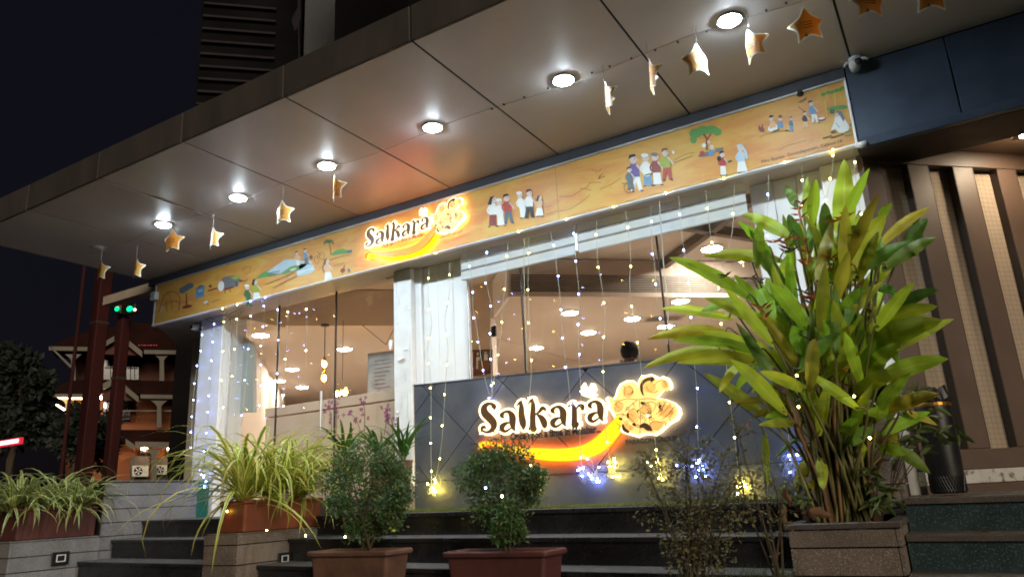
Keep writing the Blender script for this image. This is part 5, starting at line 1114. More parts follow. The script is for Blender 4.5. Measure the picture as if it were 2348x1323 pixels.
MB().lathe([(.001, -.07), (.032, -.065), (.036, .04), (.001, .045)], 'white_plastic', 16, (-.01, -.02, -.075), 'y').build('housing', t, local=True, smooth=True)
MB().lathe([(.001, -.078), (.024, -.076), (.024, -.06)], 'black_plastic', 14, (-.01, -.02, -.075), 'y').build('lens', t, local=True)
p = at_y((355, 680), 5.18); t = thing('junction_box', 'small white box fixed on the left end of the banner', 'box', (p[0] + .01, 5.175, p[2]))
MB().box(-.05, .05, -.03, .02, -.05, .05, 'white_plastic', .006).build('housing', t, local=True); MB().box(-.02, .02, -.034, -.03, -.028, .028, 'aluminium', .002).build('cover_plate', t, local=True); MB().tube([(-.05, 0, -.02), (-.09, 0, -.01)], .008, 'white_plastic', 6).build('cable_gland', t, local=True)
p = at_y((1976, 332), 5.17); t = thing('spot_fitting', 'little white spot fitting at the lower right corner of the banner', 'spotlight', (p[0], 5.17, p[2]))
MB().lathe([(.001, -.03), (.018, -.03), (.024, .03), (.001, .03)], 'white_plastic', 14, (0, 0, 0), 'x').build('housing', t, local=True, smooth=True); MB().tube([(-.02, 0, 0), (-.05, .01, -.005)], .006, 'aluminium', 6).build('arm', t, local=True)
p = at_y((1835, 214), 5.19); t = thing('wall_sensor', 'round black sensor on the top rail of the banner', 'sensor', (p[0], 5.186, p[2]))
MB().lathe([(.001, -.03), (.016, -.026), (.022, 0), (.022, .003)], 'black_plastic', 14, (0, 0, 0), 'y').build('housing', t, local=True, smooth=True); MB().lathe([(.026, .004), (.026, .010)], 'dark_steel', 14, (0, 0, 0), 'y').build('base_ring', t, local=True)
def steplight(label, o, ux, uy, w_, h_):
    t = thing('step_light', label, 'wall light', tuple(o))
    uz = np.array([0, 0, 1.0]); fr_ = ((0, 0, 0), ux, uy, uz)
    q = MB(); q.box(-w_, w_, -.012, .002, -h_, h_, 'black_plastic', .003, fr_); q.build('frame', t, local=True)
    q = MB()
    for a in ((-.55, .55, -.55, -.42), (-.55, .55, .42, .55), (-.55, -.42, -.42, .42), (.42, .55, -.42, .42)): q.box(a[0] * w_, a[1] * w_, -.016, -.0125, a[2] * h_, a[3] * h_, 'white_plastic', 0, fr_)
    q.build('lens_ring', t, local=True)
xv, yv = np.array([1.0, 0, 0]), np.array([0, 1.0, 0])
steplight('square recessed step light in the left stone wall', at_x((138, 1279), -7.085), yv, -xv, .075, .055)
steplight('square black step light in the stone block below the orange planter', at_x((651, 1280), -4.705), yv, -xv, .062, .045)
steplight('small dark step light low on the side of the right stone planter', at_x((2098, 1314), -.334), yv, -xv, .05, .045)
# green netting at the foot of the left pillar
p0, p1, p2 = at_y((432, 1102), 5.25), at_y((478, 1096), 5.25), at_y((440, 1188), 5.25)
t = thing('netting_screen', 'small green netting screen at the foot of the left pillar', 'screen', tuple(p2))
q = MB()
for i in range(11): x = p0[0] + (p1[0] - p0[0]) * i / 10; q.box(x - .002, x + .002, 5.25, 5.254, -.05, p0[2], 'teal_net')
q.build('upright_wires', t)
q = MB()
for i in range(14): z = -.05 + (p0[2] + .05) * i / 13; q.box(p0[0], p1[0], 5.2545, 5.258, z - .002, z + .002, 'teal_net')
q.build('cross_wires', t)
MB().box(p0[0], p1[0], 5.262, 5.268, -.05, p0[2], 'teal_net').build('backing_sheet', t)
# black mesh bin by the slatted wall
t = thing('waste_bin', 'tall black mesh bin with a crumpled liner and a brass band', 'bin', (-.125, 5.08, -.10))
MB().lathe([(.088, .004), (.094, .10), (.098, .50), (.096, .52), (.088, .52), (.088, .50)], 'black_plastic', 26).build('body', t, local=True, smooth=True)
q = MB()
for i in range(40):
    a = 2 * math.pi * i / 40; q.tube([(.0955 * math.cos(a), .0955 * math.sin(a), .012), (.0955 * math.cos(a + .3), .0955 * math.sin(a + .3), .10)], .0012, 'dark_steel', 3)
    q.tube([(.0955 * math.cos(a), .0955 * math.sin(a), .012), (.0955 * math.cos(a - .3), .0955 * math.sin(a - .3), .10)], .0012, 'dark_steel', 3)
q.build('mesh_band', t, local=True)
MB().lathe([(.0995, .495), (.101, .50), (.101, .512), (.0995, .517)], 'brass', 26, caps=False).build('brass_band', t, local=True)
q = MB(); n = 26; vs_ = []
for r_, z_ in ((.085, .49), (.101, .535), (.085, .60), (.055, .585), (.02, .56)):
    for j in range(n):
        a = 2 * math.pi * j / n; f = 1 + .22 * mnoise.noise(Vector((math.cos(a) * 3, math.sin(a) * 3, z_ * 18))); vs_.append((r_ * f * math.cos(a), r_ * f * math.sin(a), z_ + .035 * mnoise.noise(Vector((math.cos(a) * 4, math.sin(a) * 4, z_ * 9 + 3)))))
q.add(vs_, [(i * n + j, i * n + (j + 1) % n, (i + 1) * n + (j + 1) % n, (i + 1) * n + j) for i in range(4) for j in range(n)], 'black_plastic'); q.build('bin_liner', t, local=True)

# ================================================================== POTS
def trough(name, label, x0, x1, y0, y1, z0, z1, m, taper=.055, rim=.022, rh=.035, msoil='soil', group=None):
    t = thing(name, label, 'plant pot', ((x0 + x1) / 2, (y0 + y1) / 2, z0), group)
    X, Y, h = (x1 - x0) / 2, (y1 - y0) / 2, z1 - z0
    def ringv(a, b, z, r=.025, k=4):
        out = []
        for sx, sy, st in ((1, 1, 0), (-1, 1, 1), (-1, -1, 2), (1, -1, 3)):
            for i in range(k + 1):
                an = math.pi / 2 * (st + i / k); out.append((sx * (a - r) + r * math.cos(an), sy * (b - r) + r * math.sin(an), z))
        return out
    prof = [(X - taper - .01, Y - taper * .6 - .01, 0), (X - taper, Y - taper * .6, .008), (X - rim, Y - rim, h - rh), (X - .004, Y - .004, h - rh + .004), (X, Y, h - rh + .012), (X, Y, h - .008), (X - .007, Y - .007, h), (X - rim - .004, Y - rim - .004, h), (X - rim - .010, Y - rim - .010, h - .012), (X - rim - .014, Y - rim - .014, h - .06)]
    q = MB(); V = []; n = 20
    for a, b, z in prof: V += ringv(a, b, z)
    F = [(i * n + j, i * n + (j + 1) % n, (i + 1) * n + (j + 1) % n, (i + 1) * n + j) for i in range(len(prof) - 1) for j in range(n)] + [tuple(range(n))]
    q.add(V, F, m); q.build('shell', t, local=True, smooth=False)
    q = MB(); ns = 12; ax, ay = X - rim - .016, Y - rim - .016
    for i in range(ns * 2):
        for j in range(ns):
            cs = [(-ax + ax * (i + a) / ns, -ay + 2 * ay * (j + b) / ns) for a, b in ((0, 0), (1, 0), (1, 1), (0, 1))]
            q.add([(cx_, cy_, h - .038 + .018 * mnoise.noise(Vector((cx_ * 16, cy_ * 16, x0)))) for cx_, cy_ in cs], [(0, 1, 2, 3)], 'soil')
    q.build('soil', t, local=True)
    return t
zt4 = zk(4, -3.5)
trough('flower_trough', 'brown terracotta trough with the left round bush, on the long steps', -3.93, -3.215, 3.775, 4.045, zt4 + .003, -.272, 'terracotta_brown')
trough('flower_trough', 'dark red terracotta trough with the middle round bush, on the long steps', -2.80, -2.08, 3.775, 4.045, zk(4, -2.4) + .003, -.285, 'terracotta_red')
trough('flower_trough', 'terracotta trough under the sparse twiggy bush, mostly below the picture', -1.62, -1.0, 3.475, 3.735, zk(5, -1.3) + .004, zk(5, -1.3) + .26, 'terracotta_red')
trough('flower_trough', 'orange terracotta box of striped spider plants on the stone planter block', -5.075, -4.76, 3.95, 4.78, -.142, .095, 'terracotta_orange', .02, .012, .03)
trough('flower_trough', 'dark red box of spider plants on the ledge of the left stone wall', -7.50, -7.118, 3.50, 4.225, -.133, .135, 'terracotta_red', .02, .012, .03)

# ================================================================== BLADE AND LEAF SHAPES
def blade_mesh(P, width, m, fold=.25, wdir=None, shape='strap'):
    """leaf along points P; UV x across, y along"""
    P = [np.array(p, float) for p in P]; n = len(P); q = MB(); V = []; U = []
    for i, p in enumerate(P):
        t = P[min(i + 1, n - 1)] - P[max(i - 1, 0)]; t = t / (np.linalg.norm(t) + 1e-9); f = i / (n - 1)
        wd = wdir if wdir is not None else np.cross(t, (0, 0, 1.0))
        wd = wd - t * (wd @ t); wd = wd / (np.linalg.norm(wd) + 1e-9); nn = np.cross(wd, t)
        if shape == 'strap': w_ = width * (min(1, .55 + 2.2 * f) * (1 - f ** 2.6) + .02)
        elif shape == 'lance': w_ = width * (max(0.0, math.sin(math.pi * min(1, (f * .95 + .03) ** .9)) ** .75) * (1 - .12 * f) if f < 1 else .015)
        else: w_ = width * math.sin(math.pi * min(.995, f * .9 + .08)) ** .8
        for k, u in enumerate((-1, -.5, 0, .5, 1)):
            V.append(p + wd * w_ / 2 * u + nn * w_ / 2 * fold * abs(u)); U.append(((u + 1) / 2, f))
    F = []; UV = []
    for i in range(n - 1):
        for k in range(4):
            ix = (i * 5 + k, i * 5 + k + 1, (i + 1) * 5 + k + 1, (i + 1) * 5 + k); F.append(ix); UV.append([U[j] for j in ix])
    q.add(V, F, m, UV); return q
def arc_blade(L, rise, droop, n=9):
    """profile of a blade that rises, arches over and hangs"""
    pts = []; x = z = 0.0; a = rise
    for i in range(n):
        pts.append((x, 0, z)); s_ = L / (n - 1); x += s_ * math.cos(a); z += s_ * math.sin(a); a -= droop * (0.4 + 1.4 * i / n) / (n - 1)
    return pts
blade_bank = {}
def blade_set(key, m, w0, w1, L0, L1, droops, rise=(.45, 1.45)):
    if key not in blade_bank:
        out = []
        for i in range(16):
            r_ = rnd.uniform(*rise); d_ = rnd.uniform(*droops); L_ = rnd.uniform(L0, L1)
            P = arc_blade(L_, r_, d_ * (1.1 if r_ > 1 else .9), 9); tw = rnd.uniform(-.12, .12)
            P = [(x, tw * x * x / L_, z) for x, y, z in P]
            out.append(blade_mesh(P, rnd.uniform(w0, w1), m, .35).mesh('blade', fix=False, smooth=True))
        blade_bank[key] = out
    return blade_bank[key]
def tuft(name, label, cat, pos, key, count, group, s=1.0, tilt=.25, part='blade'):
    t = thing(name, label, cat, pos, group)
    for i in range(count):
        kk = key + '_hang' if (key + '_hang' in blade_bank and i % 5 < 2) else key
        me = blade_bank[kk][rnd.randrange(16)]
        k_ = s * rnd.uniform(.7, 1.1)
        link_mesh(part, me, t, (rnd.gauss(0, .018), rnd.gauss(0, .018), rnd.uniform(0, .05)), (rnd.uniform(-.2, .2), rnd.uniform(-tilt, tilt * 1.2), rnd.uniform(0, 6.283)), (k_, k_, k_))
    q = MB(); q.lathe([(.02, -.02), (.028, .03), (.012, .09)], 'cane_green', 8); q.build('crown', t, local=True)
    return t
blade_set('spider', 'spider_blade', .016, .027, .50, .88, (2.0, 3.9))
blade_set('spider_pale', 'spider_blade_pale', .015, .023, .28, .48, (1.5, 3.0))
blade_set('spider_hang', 'spider_blade', .016, .027, .42, .70, (1.2, 2.0), (.1, .75))
blade_set('spider_pale_hang', 'spider_blade_pale', .015, .023, .30, .46, (1.2, 2.0), (.1, .75))
blade_set('strap', 'strap_leaf', .026, .042, .34, .56, (.3, 1.9))
GS = 'striped spider plants in the orange box'
for i, (x, y, z, wh, s_) in enumerate(((-4.82, 3.98, .07, 'at the near end of the orange box, hanging lowest over the stone', 1.05), (-4.98, 4.12, .09, 'at the back of the near end, fanning out to the left', 1.05), (-4.80, 4.24, .08, 'in the middle front of the orange box', .98),
                                    (-4.98, 4.42, .10, 'in the middle back with the tallest upright blades', 1.08), (-4.80, 4.52, .07, 'at the far end of the orange box, beside the round bush', .95), (-4.97, 4.70, .08, 'at the rear far corner below the purple flowers', .9))):
    tuft('spider_plant', 'yellow-green spider plant ' + wh, 'plant', (x, y, z), 'spider', 64, GS, s_ * 1.35)
GS2 = 'spider plants in the dark red box at the left'
for i, (x, y, z, wh, s_) in enumerate(((-7.24, 3.50, .09, 'nearest the left edge of the picture', 1.0), (-7.34, 3.62, .12, 'second from the left edge, at the back', 1.05), (-7.22, 3.78, .10, 'in the middle of the dark red box', 1.0), (-7.34, 3.92, .12, 'tall at the back before the maroon poles', 1.15), (-7.20, 4.05, .09, 'spilling over the front right of the dark red box', .95), (-7.30, 4.18, .11, 'at the right end of the dark red box by the grey wall', 1.02))):
    tuft('spider_plant', 'pale spider plant ' + wh, 'plant', (x, y, z), 'spider_pale', 60, GS2, s_ * 1.42)

# orchids with strap leaves behind the left bush
GO = 'strap-leaved orchids by the pillar'
for i, (px, py, Y, wh) in enumerate(((795, 1010, 4.95, 'behind the left round bush, nearest the orange box'), (868, 1015, 5.0, 'behind the left round bush, in front of the beige partition'), (925, 1010, 5.05, 'against the peeling pillar, leaves over the navy wall'))):
    p = at_y((px, py + 40), Y)
    t = tuft('orchid', 'green strap-leaved orchid ' + wh, 'plant', (p[0], Y, p[2]), 'strap', 26, GO, 1.0, .2)
    MB().lathe([(.07, -.02), (.085, -.20), (.06, -.26)] if False else [(.055, -.26), (.075, -.05), (.085, -.02), (.075, -.02)], 'terracotta_brown', 18).build('pot', t, local=True)
    for (fx, fy, top) in ([(760, 1000, (752, 930)), (770, 1000, (768, 915))], [(830, 1000, (800, 945)), (835, 990, (832, 920))], [(880, 1000, (888, 935)), (900, 1000, (893, 955))])[i]:
        a, b = np.array(at_y((fx, fy), Y)), np.array(at_y(top, Y - .05)); pts = spline([tuple(a), tuple((a + b) / 2 + np.array([.015, 0, .03])), tuple(b)], 5)
        st = MB().tube(pts, .0028, 'cane', 5).build('flower_stem', t)
        for k in range(9):
            c_ = pts[-1 - (k % 7)] + np.array([rnd.gauss(0, .02), rnd.gauss(0, .02), rnd.gauss(0, .014)]); fm = MB()
            for j in range(5):
                an = 2 * math.pi * j / 5 + rnd.random(); e1 = np.array([math.cos(an), rnd.uniform(-.5, .3), math.sin(an)]) * .022; e2 = np.array([-math.sin(an), 0, math.cos(an)]) * .007
                fm.add([c_, c_ + e1 * .55 + e2, c_ + e1, c_ + e1 * .55 - e2], [(0, 1, 2, 3)], 'orchid')
            fm.build('flower', st)

# ================================================================== BUSHES
def leaf_cloud(q, centers, n, size, m, shape=(1, 1, 1), outward=None):
    for i in range(n):
        c_, r_ = centers[rnd.randrange(len(centers))]
        d = np.array([rnd.gauss(0, 1) for _ in range(3)]); d /= np.linalg.norm(d); rr = r_ * (rnd.random() ** .45)
        p = np.array(c_) + d * rr * np.array(shape)
        a = np.array([rnd.gauss(0, 1) for _ in range(3)]) + d * 1.2; a /= np.linalg.norm(a); b = np.cross(a, [rnd.gauss(0, 1) for _ in range(3)]); b /= np.linalg.norm(b); s_ = size * rnd.uniform(.45, 1.55)
        nn = np.cross(a, b)
        q.add([p, p + a * s_ * .5 + b * s_ * .27 + nn * s_ * .07, p + a * s_, p + a * s_ * .5 - b * s_ * .27 + nn * s_ * .07], [(0, 1, 2, 3)], m if rnd.random() > .13 or m != 'bush_leaf' else 'bush_leaf_dry')
def bush(label, base, blobs, nl, size, m, stems, Y, spread=0.0, twigs=0):
    t = thing('round_bush' if not twigs else 'twiggy_bush', label, 'bush', tuple(base))
    q = MB(); cents = []
    for px, py, rp in blobs:
        c_ = np.array(at_y((px, py), Y + rnd.uniform(-.10, .10))); cents.append((tuple(c_), rp * .00300 * (rnd.uniform(.72, 1.12) if not twigs else 1)))
    tops = []
    for i in range(stems):
        c_, r_ = cents[i % len(cents)]; e = np.array(c_) + np.array([rnd.gauss(0, .4) * r_, rnd.gauss(0, .4) * r_, rnd.uniform(0, .7) * r_])
        a = np.array(base) + np.array([rnd.gauss(0, .022), rnd.gauss(0, .02), 0]); mid = a + (e - a) * .5 + np.array([rnd.gauss(0, .025), rnd.gauss(0, .025), .05])
        P = spline([tuple(a), tuple(mid), tuple(e)], 5); q.tube(P, [.0065 - .0005 * k for k in range(len(P))], 'bark', 5); tops.append(P)
        for k in range(twigs):
            s0 = P[rnd.randrange(3, len(P))]; e2 = s0 + np.array([rnd.gauss(0, .07), rnd.gauss(0, .07), rnd.uniform(-.02, .11)]); q.tube([s0, (s0 + e2) / 2 + np.array([0, 0, .015]), e2], .0016, 'bark', 3); tops.append([s0, (s0 + e2) / 2, e2])
    q.build('stems', t)
    f = MB(); leaf_cloud(f, cents, nl, size, m)
    if not twigs: leaf_cloud(f, [(c_, r_ * 1.45) for c_, r_ in cents], nl // 14, size * 1.1, m)
    if twigs:
        for P in tops:
            for k in range(7):
                p = P[rnd.randrange(1, len(P))]; leaf_cloud(f, [(tuple(p), .03)], 1, size * 1.1, m)
    f.build('foliage', t, kind='stuff')
    return t
b1 = [(845, 1050, 58), (795, 1062, 45), (890, 1060, 46), (770, 1105, 40), (825, 1105, 60), (885, 1115, 56), (915, 1095, 34), (780, 1155, 36), (840, 1160, 50), (895, 1160, 42), (920, 1140, 24), (820, 1205, 30), (865, 1205, 28), (900, 1190, 24)]
bush('dense round green bush in the brown trough, left of the two round bushes', at_y((845, 1264), 3.92), b1, 11500, .021, 'bush_leaf', 9, 3.92)
b2 = [(1140, 1045, 46), (1105, 1060, 40), (1185, 1055, 34), (1080, 1090, 36), (1135, 1090, 54), (1195, 1095, 46), (1230, 1095, 26), (1100, 1130, 42), (1160, 1140, 48), (1215, 1130, 32), (1120, 1175, 34), (1165, 1185, 38), (1150, 1220, 24), (1185, 1220, 20)]
bush('dense round green bush in the red trough, below the glowing chilli', at_y((1165, 1268), 3.92), b2, 10000, .020, 'bush_leaf', 9, 3.92)
b3 = [(1595, 1035, 36), (1550, 1060, 36), (1640, 1060, 36), (1500, 1080, 38), (1580, 1090, 56), (1660, 1100, 46), (1530, 1130, 40), (1610, 1150, 56), (1680, 1160, 40), (1560, 1200, 44), (1640, 1210, 46), (1600, 1260, 50), (1480, 1065, 22), (1700, 1120, 24), (1560, 1270, 34), (1640, 1275, 34)]
bush('sparse twiggy bush with small dark leaves in front of the navy wall', at_y((1595, 1370), 3.6), b3, 2900, .019, 'bush_leaf_dry', 18, 3.6, twigs=4)
b4 = [(1745, 1060, 24), (1780, 1075, 26), (1720, 1090, 22), (1800, 1110, 26), (1760, 1130, 22), (1700, 985, 12), (1680, 965, 12), (1830, 1100, 26), (1740, 1170, 26), (1700, 1180, 24)]
bush('thin arching shrub between the sparse bush and the stone planter', at_y((1790, 1330), 3.95), b4, 300, .019, 'bush_leaf_dry', 7, 3.95, twigs=3)
t = thing('weed_tuft', 'low tuft of weeds at the foot of the sparse bush', 'weeds', at_y((1700, 1330), 3.55))
q = MB()
for i in range(160):
    p = np.array(at_y((rnd.uniform(1540, 1835), 1345), 3.55 + rnd.uniform(-.1, .1))); h = rnd.uniform(.05, .12); a = rnd.uniform(-.8, .8)
    q.add([p, p + np.array([.004, 0, 0]), p + np.array([a * h, rnd.uniform(-.03, .03), h])], [(0, 1, 2)], 'weed')
q.build('blades', t, kind='stuff')

# ================================================================== BIG LEAFY PLANT  (leaves traced in a zoom, 2.405 from (1450, 350))
HP = thing('heliconia_plant', 'tall heliconia with long upright green leaves and orange flowers in the stone planter', 'plant', (-.61, 4.52, -.23))
zb = lambda p: (1450 + p[0] / 2.405, 350 + p[1] / 2.405)
zc = lambda p: (1600 + p[0] / 2.797, 850 + p[1] / 2.797)
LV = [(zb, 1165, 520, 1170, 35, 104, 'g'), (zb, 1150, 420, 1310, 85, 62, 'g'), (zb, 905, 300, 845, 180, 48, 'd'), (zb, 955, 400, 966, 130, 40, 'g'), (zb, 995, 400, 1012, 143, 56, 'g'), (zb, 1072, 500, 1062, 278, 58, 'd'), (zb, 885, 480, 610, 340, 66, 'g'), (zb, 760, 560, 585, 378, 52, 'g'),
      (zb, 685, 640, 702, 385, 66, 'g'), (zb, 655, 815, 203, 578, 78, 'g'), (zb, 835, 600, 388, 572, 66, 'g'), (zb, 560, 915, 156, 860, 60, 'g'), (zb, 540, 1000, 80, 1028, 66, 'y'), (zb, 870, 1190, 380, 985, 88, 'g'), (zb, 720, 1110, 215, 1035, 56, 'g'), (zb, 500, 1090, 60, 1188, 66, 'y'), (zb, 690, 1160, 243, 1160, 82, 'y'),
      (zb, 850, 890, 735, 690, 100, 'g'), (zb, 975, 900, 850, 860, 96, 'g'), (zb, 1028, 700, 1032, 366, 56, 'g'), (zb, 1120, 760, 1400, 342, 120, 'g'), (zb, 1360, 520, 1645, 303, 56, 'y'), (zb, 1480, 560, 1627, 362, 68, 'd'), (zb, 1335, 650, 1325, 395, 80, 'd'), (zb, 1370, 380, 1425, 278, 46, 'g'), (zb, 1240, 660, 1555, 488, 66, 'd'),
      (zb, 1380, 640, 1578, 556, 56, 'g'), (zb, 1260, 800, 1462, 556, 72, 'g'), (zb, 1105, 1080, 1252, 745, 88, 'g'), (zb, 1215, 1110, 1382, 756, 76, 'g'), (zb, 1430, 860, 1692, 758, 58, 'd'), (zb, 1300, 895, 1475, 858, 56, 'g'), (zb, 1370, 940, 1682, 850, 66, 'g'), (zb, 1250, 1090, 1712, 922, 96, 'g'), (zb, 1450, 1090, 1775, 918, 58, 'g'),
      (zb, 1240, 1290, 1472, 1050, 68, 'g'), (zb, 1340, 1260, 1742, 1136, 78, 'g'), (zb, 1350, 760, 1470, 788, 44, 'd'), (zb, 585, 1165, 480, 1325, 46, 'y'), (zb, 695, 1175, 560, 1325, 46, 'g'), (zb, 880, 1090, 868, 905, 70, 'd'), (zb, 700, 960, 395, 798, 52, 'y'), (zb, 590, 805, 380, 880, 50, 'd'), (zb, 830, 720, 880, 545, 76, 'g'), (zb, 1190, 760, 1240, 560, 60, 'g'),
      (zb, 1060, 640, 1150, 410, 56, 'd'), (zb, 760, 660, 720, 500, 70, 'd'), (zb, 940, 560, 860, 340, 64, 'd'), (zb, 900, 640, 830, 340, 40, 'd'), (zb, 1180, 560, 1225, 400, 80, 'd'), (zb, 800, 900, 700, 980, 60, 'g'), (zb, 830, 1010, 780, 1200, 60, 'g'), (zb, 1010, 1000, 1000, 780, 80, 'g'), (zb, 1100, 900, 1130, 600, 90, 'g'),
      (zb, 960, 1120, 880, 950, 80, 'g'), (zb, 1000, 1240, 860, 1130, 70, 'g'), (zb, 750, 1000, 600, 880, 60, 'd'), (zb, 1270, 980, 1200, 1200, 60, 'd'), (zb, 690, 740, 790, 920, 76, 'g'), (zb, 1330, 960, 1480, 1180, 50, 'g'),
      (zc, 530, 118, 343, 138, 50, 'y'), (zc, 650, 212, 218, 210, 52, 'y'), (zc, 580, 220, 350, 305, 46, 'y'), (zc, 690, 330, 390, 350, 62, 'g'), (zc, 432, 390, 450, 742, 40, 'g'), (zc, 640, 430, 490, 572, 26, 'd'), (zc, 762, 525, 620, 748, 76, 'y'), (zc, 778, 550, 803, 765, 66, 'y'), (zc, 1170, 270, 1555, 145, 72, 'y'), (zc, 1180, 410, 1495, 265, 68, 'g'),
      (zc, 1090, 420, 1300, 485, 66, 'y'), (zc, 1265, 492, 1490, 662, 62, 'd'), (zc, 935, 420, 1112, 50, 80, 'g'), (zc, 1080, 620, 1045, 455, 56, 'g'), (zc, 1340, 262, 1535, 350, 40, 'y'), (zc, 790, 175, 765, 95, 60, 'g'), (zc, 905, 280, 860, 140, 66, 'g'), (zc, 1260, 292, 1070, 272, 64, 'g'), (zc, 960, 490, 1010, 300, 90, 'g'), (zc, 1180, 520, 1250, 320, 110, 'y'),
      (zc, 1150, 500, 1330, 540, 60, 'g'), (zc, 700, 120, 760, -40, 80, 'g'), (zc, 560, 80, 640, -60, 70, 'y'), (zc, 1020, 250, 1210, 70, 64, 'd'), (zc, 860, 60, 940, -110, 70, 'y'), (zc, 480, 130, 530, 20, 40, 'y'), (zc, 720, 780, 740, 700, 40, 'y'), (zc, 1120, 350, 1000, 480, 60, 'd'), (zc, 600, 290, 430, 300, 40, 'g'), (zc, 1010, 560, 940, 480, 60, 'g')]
root0 = np.array([-.61, 4.52, -.24])
for i in range(96):
    bx_, by_ = 1090 + rnd.gauss(0, 170), rnd.uniform(620, 1480); an = (bx_ - 1100) / 420 + rnd.gauss(0, .32); L_ = rnd.uniform(280, 470)
    if i >= 66: bx_ = 1090 + rnd.gauss(0, 120); by_ = rnd.uniform(1150, 1640); an = rnd.choice((-1, 1)) * rnd.uniform(.15, 1.25); L_ = rnd.uniform(260, 400)
    LV.append((zb, bx_, by_, bx_ + L_ * math.sin(an), by_ - L_ * math.cos(an), rnd.uniform(44, 72), rnd.choice('ggdgy')))
stem_q = 0
for i, (zf, bx_, by_, tx, ty, wpx, kd) in enumerate(LV):
    b2_, t2_ = np.array(zf((bx_, by_))), np.array(zf((tx, ty))); sc = 2.405 if zf is zb else 2.797; fill = i >= len(LV) - 96
    Y0 = 4.52 + rnd.uniform(-.16, .16) + (rnd.uniform(-.26, .12) if fill else 0); dxp = (t2_[0] - 1950) / 300.0
    Y1 = Y0 + rnd.uniform(-.22, .16) + (-.10 if rnd.random() < .5 else .0)
    Pb, Pt = np.array(at_y(b2_, Y0)), np.array(at_y(t2_, Y1)); ax = Pt - Pb; L = np.linalg.norm(ax)
    view = (Pb + Pt) / 2; view = view / np.linalg.norm(view); side = np.cross(ax, view); side /= np.linalg.norm(side)
    bend_n = np.cross(side, ax); bend_n /= np.linalg.norm(bend_n)
    wd = side * 1.0 + bend_n * rnd.uniform(-.6, .6)
    horiz = math.hypot(ax[0], ax[1]) / L
    sag = .10 * L * horiz + rnd.uniform(-.03, .04) * L
    n = 13; P = [Pb + ax * (k / (n - 1)) + np.array([0, 0, 1.0]) * sag * 4 * (k / (n - 1)) * (1 - k / (n - 1)) * .55 + bend_n * rnd.uniform(-.04, .04) * L * math.sin(math.pi * k / (n - 1)) for k in range(n)]
    wid = wpx / sc * .0029 * rnd.uniform(1.0, 1.15)
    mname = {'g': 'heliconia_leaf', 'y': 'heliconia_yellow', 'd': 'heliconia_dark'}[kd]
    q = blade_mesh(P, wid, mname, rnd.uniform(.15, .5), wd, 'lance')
    # slight edge waviness
    q.v = [(x + .004 * mnoise.noise(Vector((x * 18, y * 18, z * 18 + i))), y + .006 * mnoise.noise(Vector((x * 14 + 5, y * 14, z * 14 + i))), z + .004 * mnoise.noise(Vector((x * 18, y * 18 + 9, z * 18)))) for x, y, z in q.v]
    q.build('leaf', HP, smooth=True)
    # leaf stalk down to the clump
    g0 = root0 + np.array([rnd.uniform(-.13, .13), rnd.uniform(-.16, .16), 0]); hgt = Pb[2] - g0[2]
    m1 = g0 + (Pb - g0) * .45; m1[0] = g0[0] + (Pb[0] - g0[0]) * .28; m1[1] = g0[1] + (Pb[1] - g0[1]) * .3
    SP = spline([tuple(g0), tuple(m1), tuple(Pb - ax / L * .04), tuple(Pb + ax / L * .03)], 5)
    MB().tube(SP, [.0105 - .0065 * (k / (len(SP) - 1)) for k in range(len(SP))], 'cane' if i % 7 == 0 else 'cane_green', 6).build('stem', HP, smooth=True)
for i in range(26):                                                    # dry leaf sheaths and short canes at the foot
    g0 = root0 + np.array([rnd.uniform(-.15, .15), rnd.uniform(-.2, .2), -.01]); e = g0 + np.array([rnd.gauss(0, .08), rnd.gauss(0, .07), rnd.uniform(.18, .55)])
    P = spline([tuple(g0), tuple((g0 + e) / 2 + np.array([rnd.gauss(0, .02), 0, 0])), tuple(e)], 4); blade_mesh(P, rnd.uniform(.018, .034), 'dead_leaf', .5, np.array([1.0, rnd.uniform(-.7, .7), 0]), 'strap').build('dry_sheath', HP, smooth=True)
for (zf, bx_, by_, tx, ty, w_) in ((zc, 700, 480, 560, 90, 34), (zc, 640, 330, 690, 480, 46), (zc, 540, 850, 560, 1040, 40), (zc, 560, 760, 600, 870, 34), (zc, 600, 960, 640, 1130, 34), (zc, 1200, 560, 1150, 640, 40), (zc, 320, 390, 338, 300, 24), (zc, 930, 90, 940, 250, 46), (zc, 720, 900, 860, 930, 60), (zc, 660, 915, 760, 940, 50), (zb, 830, 1330, 780, 1180, 50)):
    P = [np.array(at_y(zf((bx_ + (tx - bx_) * k / 8 + 8 * math.sin(k * 1.3 + bx_), by_ + (ty - by_) * k / 8)), 4.22 + .01 * k)) for k in range(9)]
    blade_mesh(P, w_ / 2.797 * .0028, 'dead_leaf', .7, np.array([.8, rnd.uniform(-.6, .6), .5]), 'lance').build('dry_leaf', HP, smooth=True)
def inflo(zf, pts, n, sz, m):
    P2 = spline([tuple(at_y(zf(p), 4.40 + rnd.uniform(-.15, .02))) for p in pts], 5); q = MB(); q.tube(P2, .004, m, 5); f = q.build('flower', HP)
    for k in range(n):
        c_ = P2[int(k * (len(P2) - 1) / max(n - 1, 1))]; s_ = 1 if k % 2 else -1
        d = np.array([s_ * rnd.uniform(.6, 1), rnd.uniform(-.5, .3), rnd.uniform(.1, .7)]); d /= np.linalg.norm(d); b = np.cross(d, [0, 1, .2]); b /= np.linalg.norm(b); L = sz * rnd.uniform(.8, 1.2)
        MB().prism([c_, c_ + d * L * .35 + b * L * .13, c_ + d * L, c_ + d * L * .35 - b * L * .10], (0, .006, 0), m).build('bract', f)
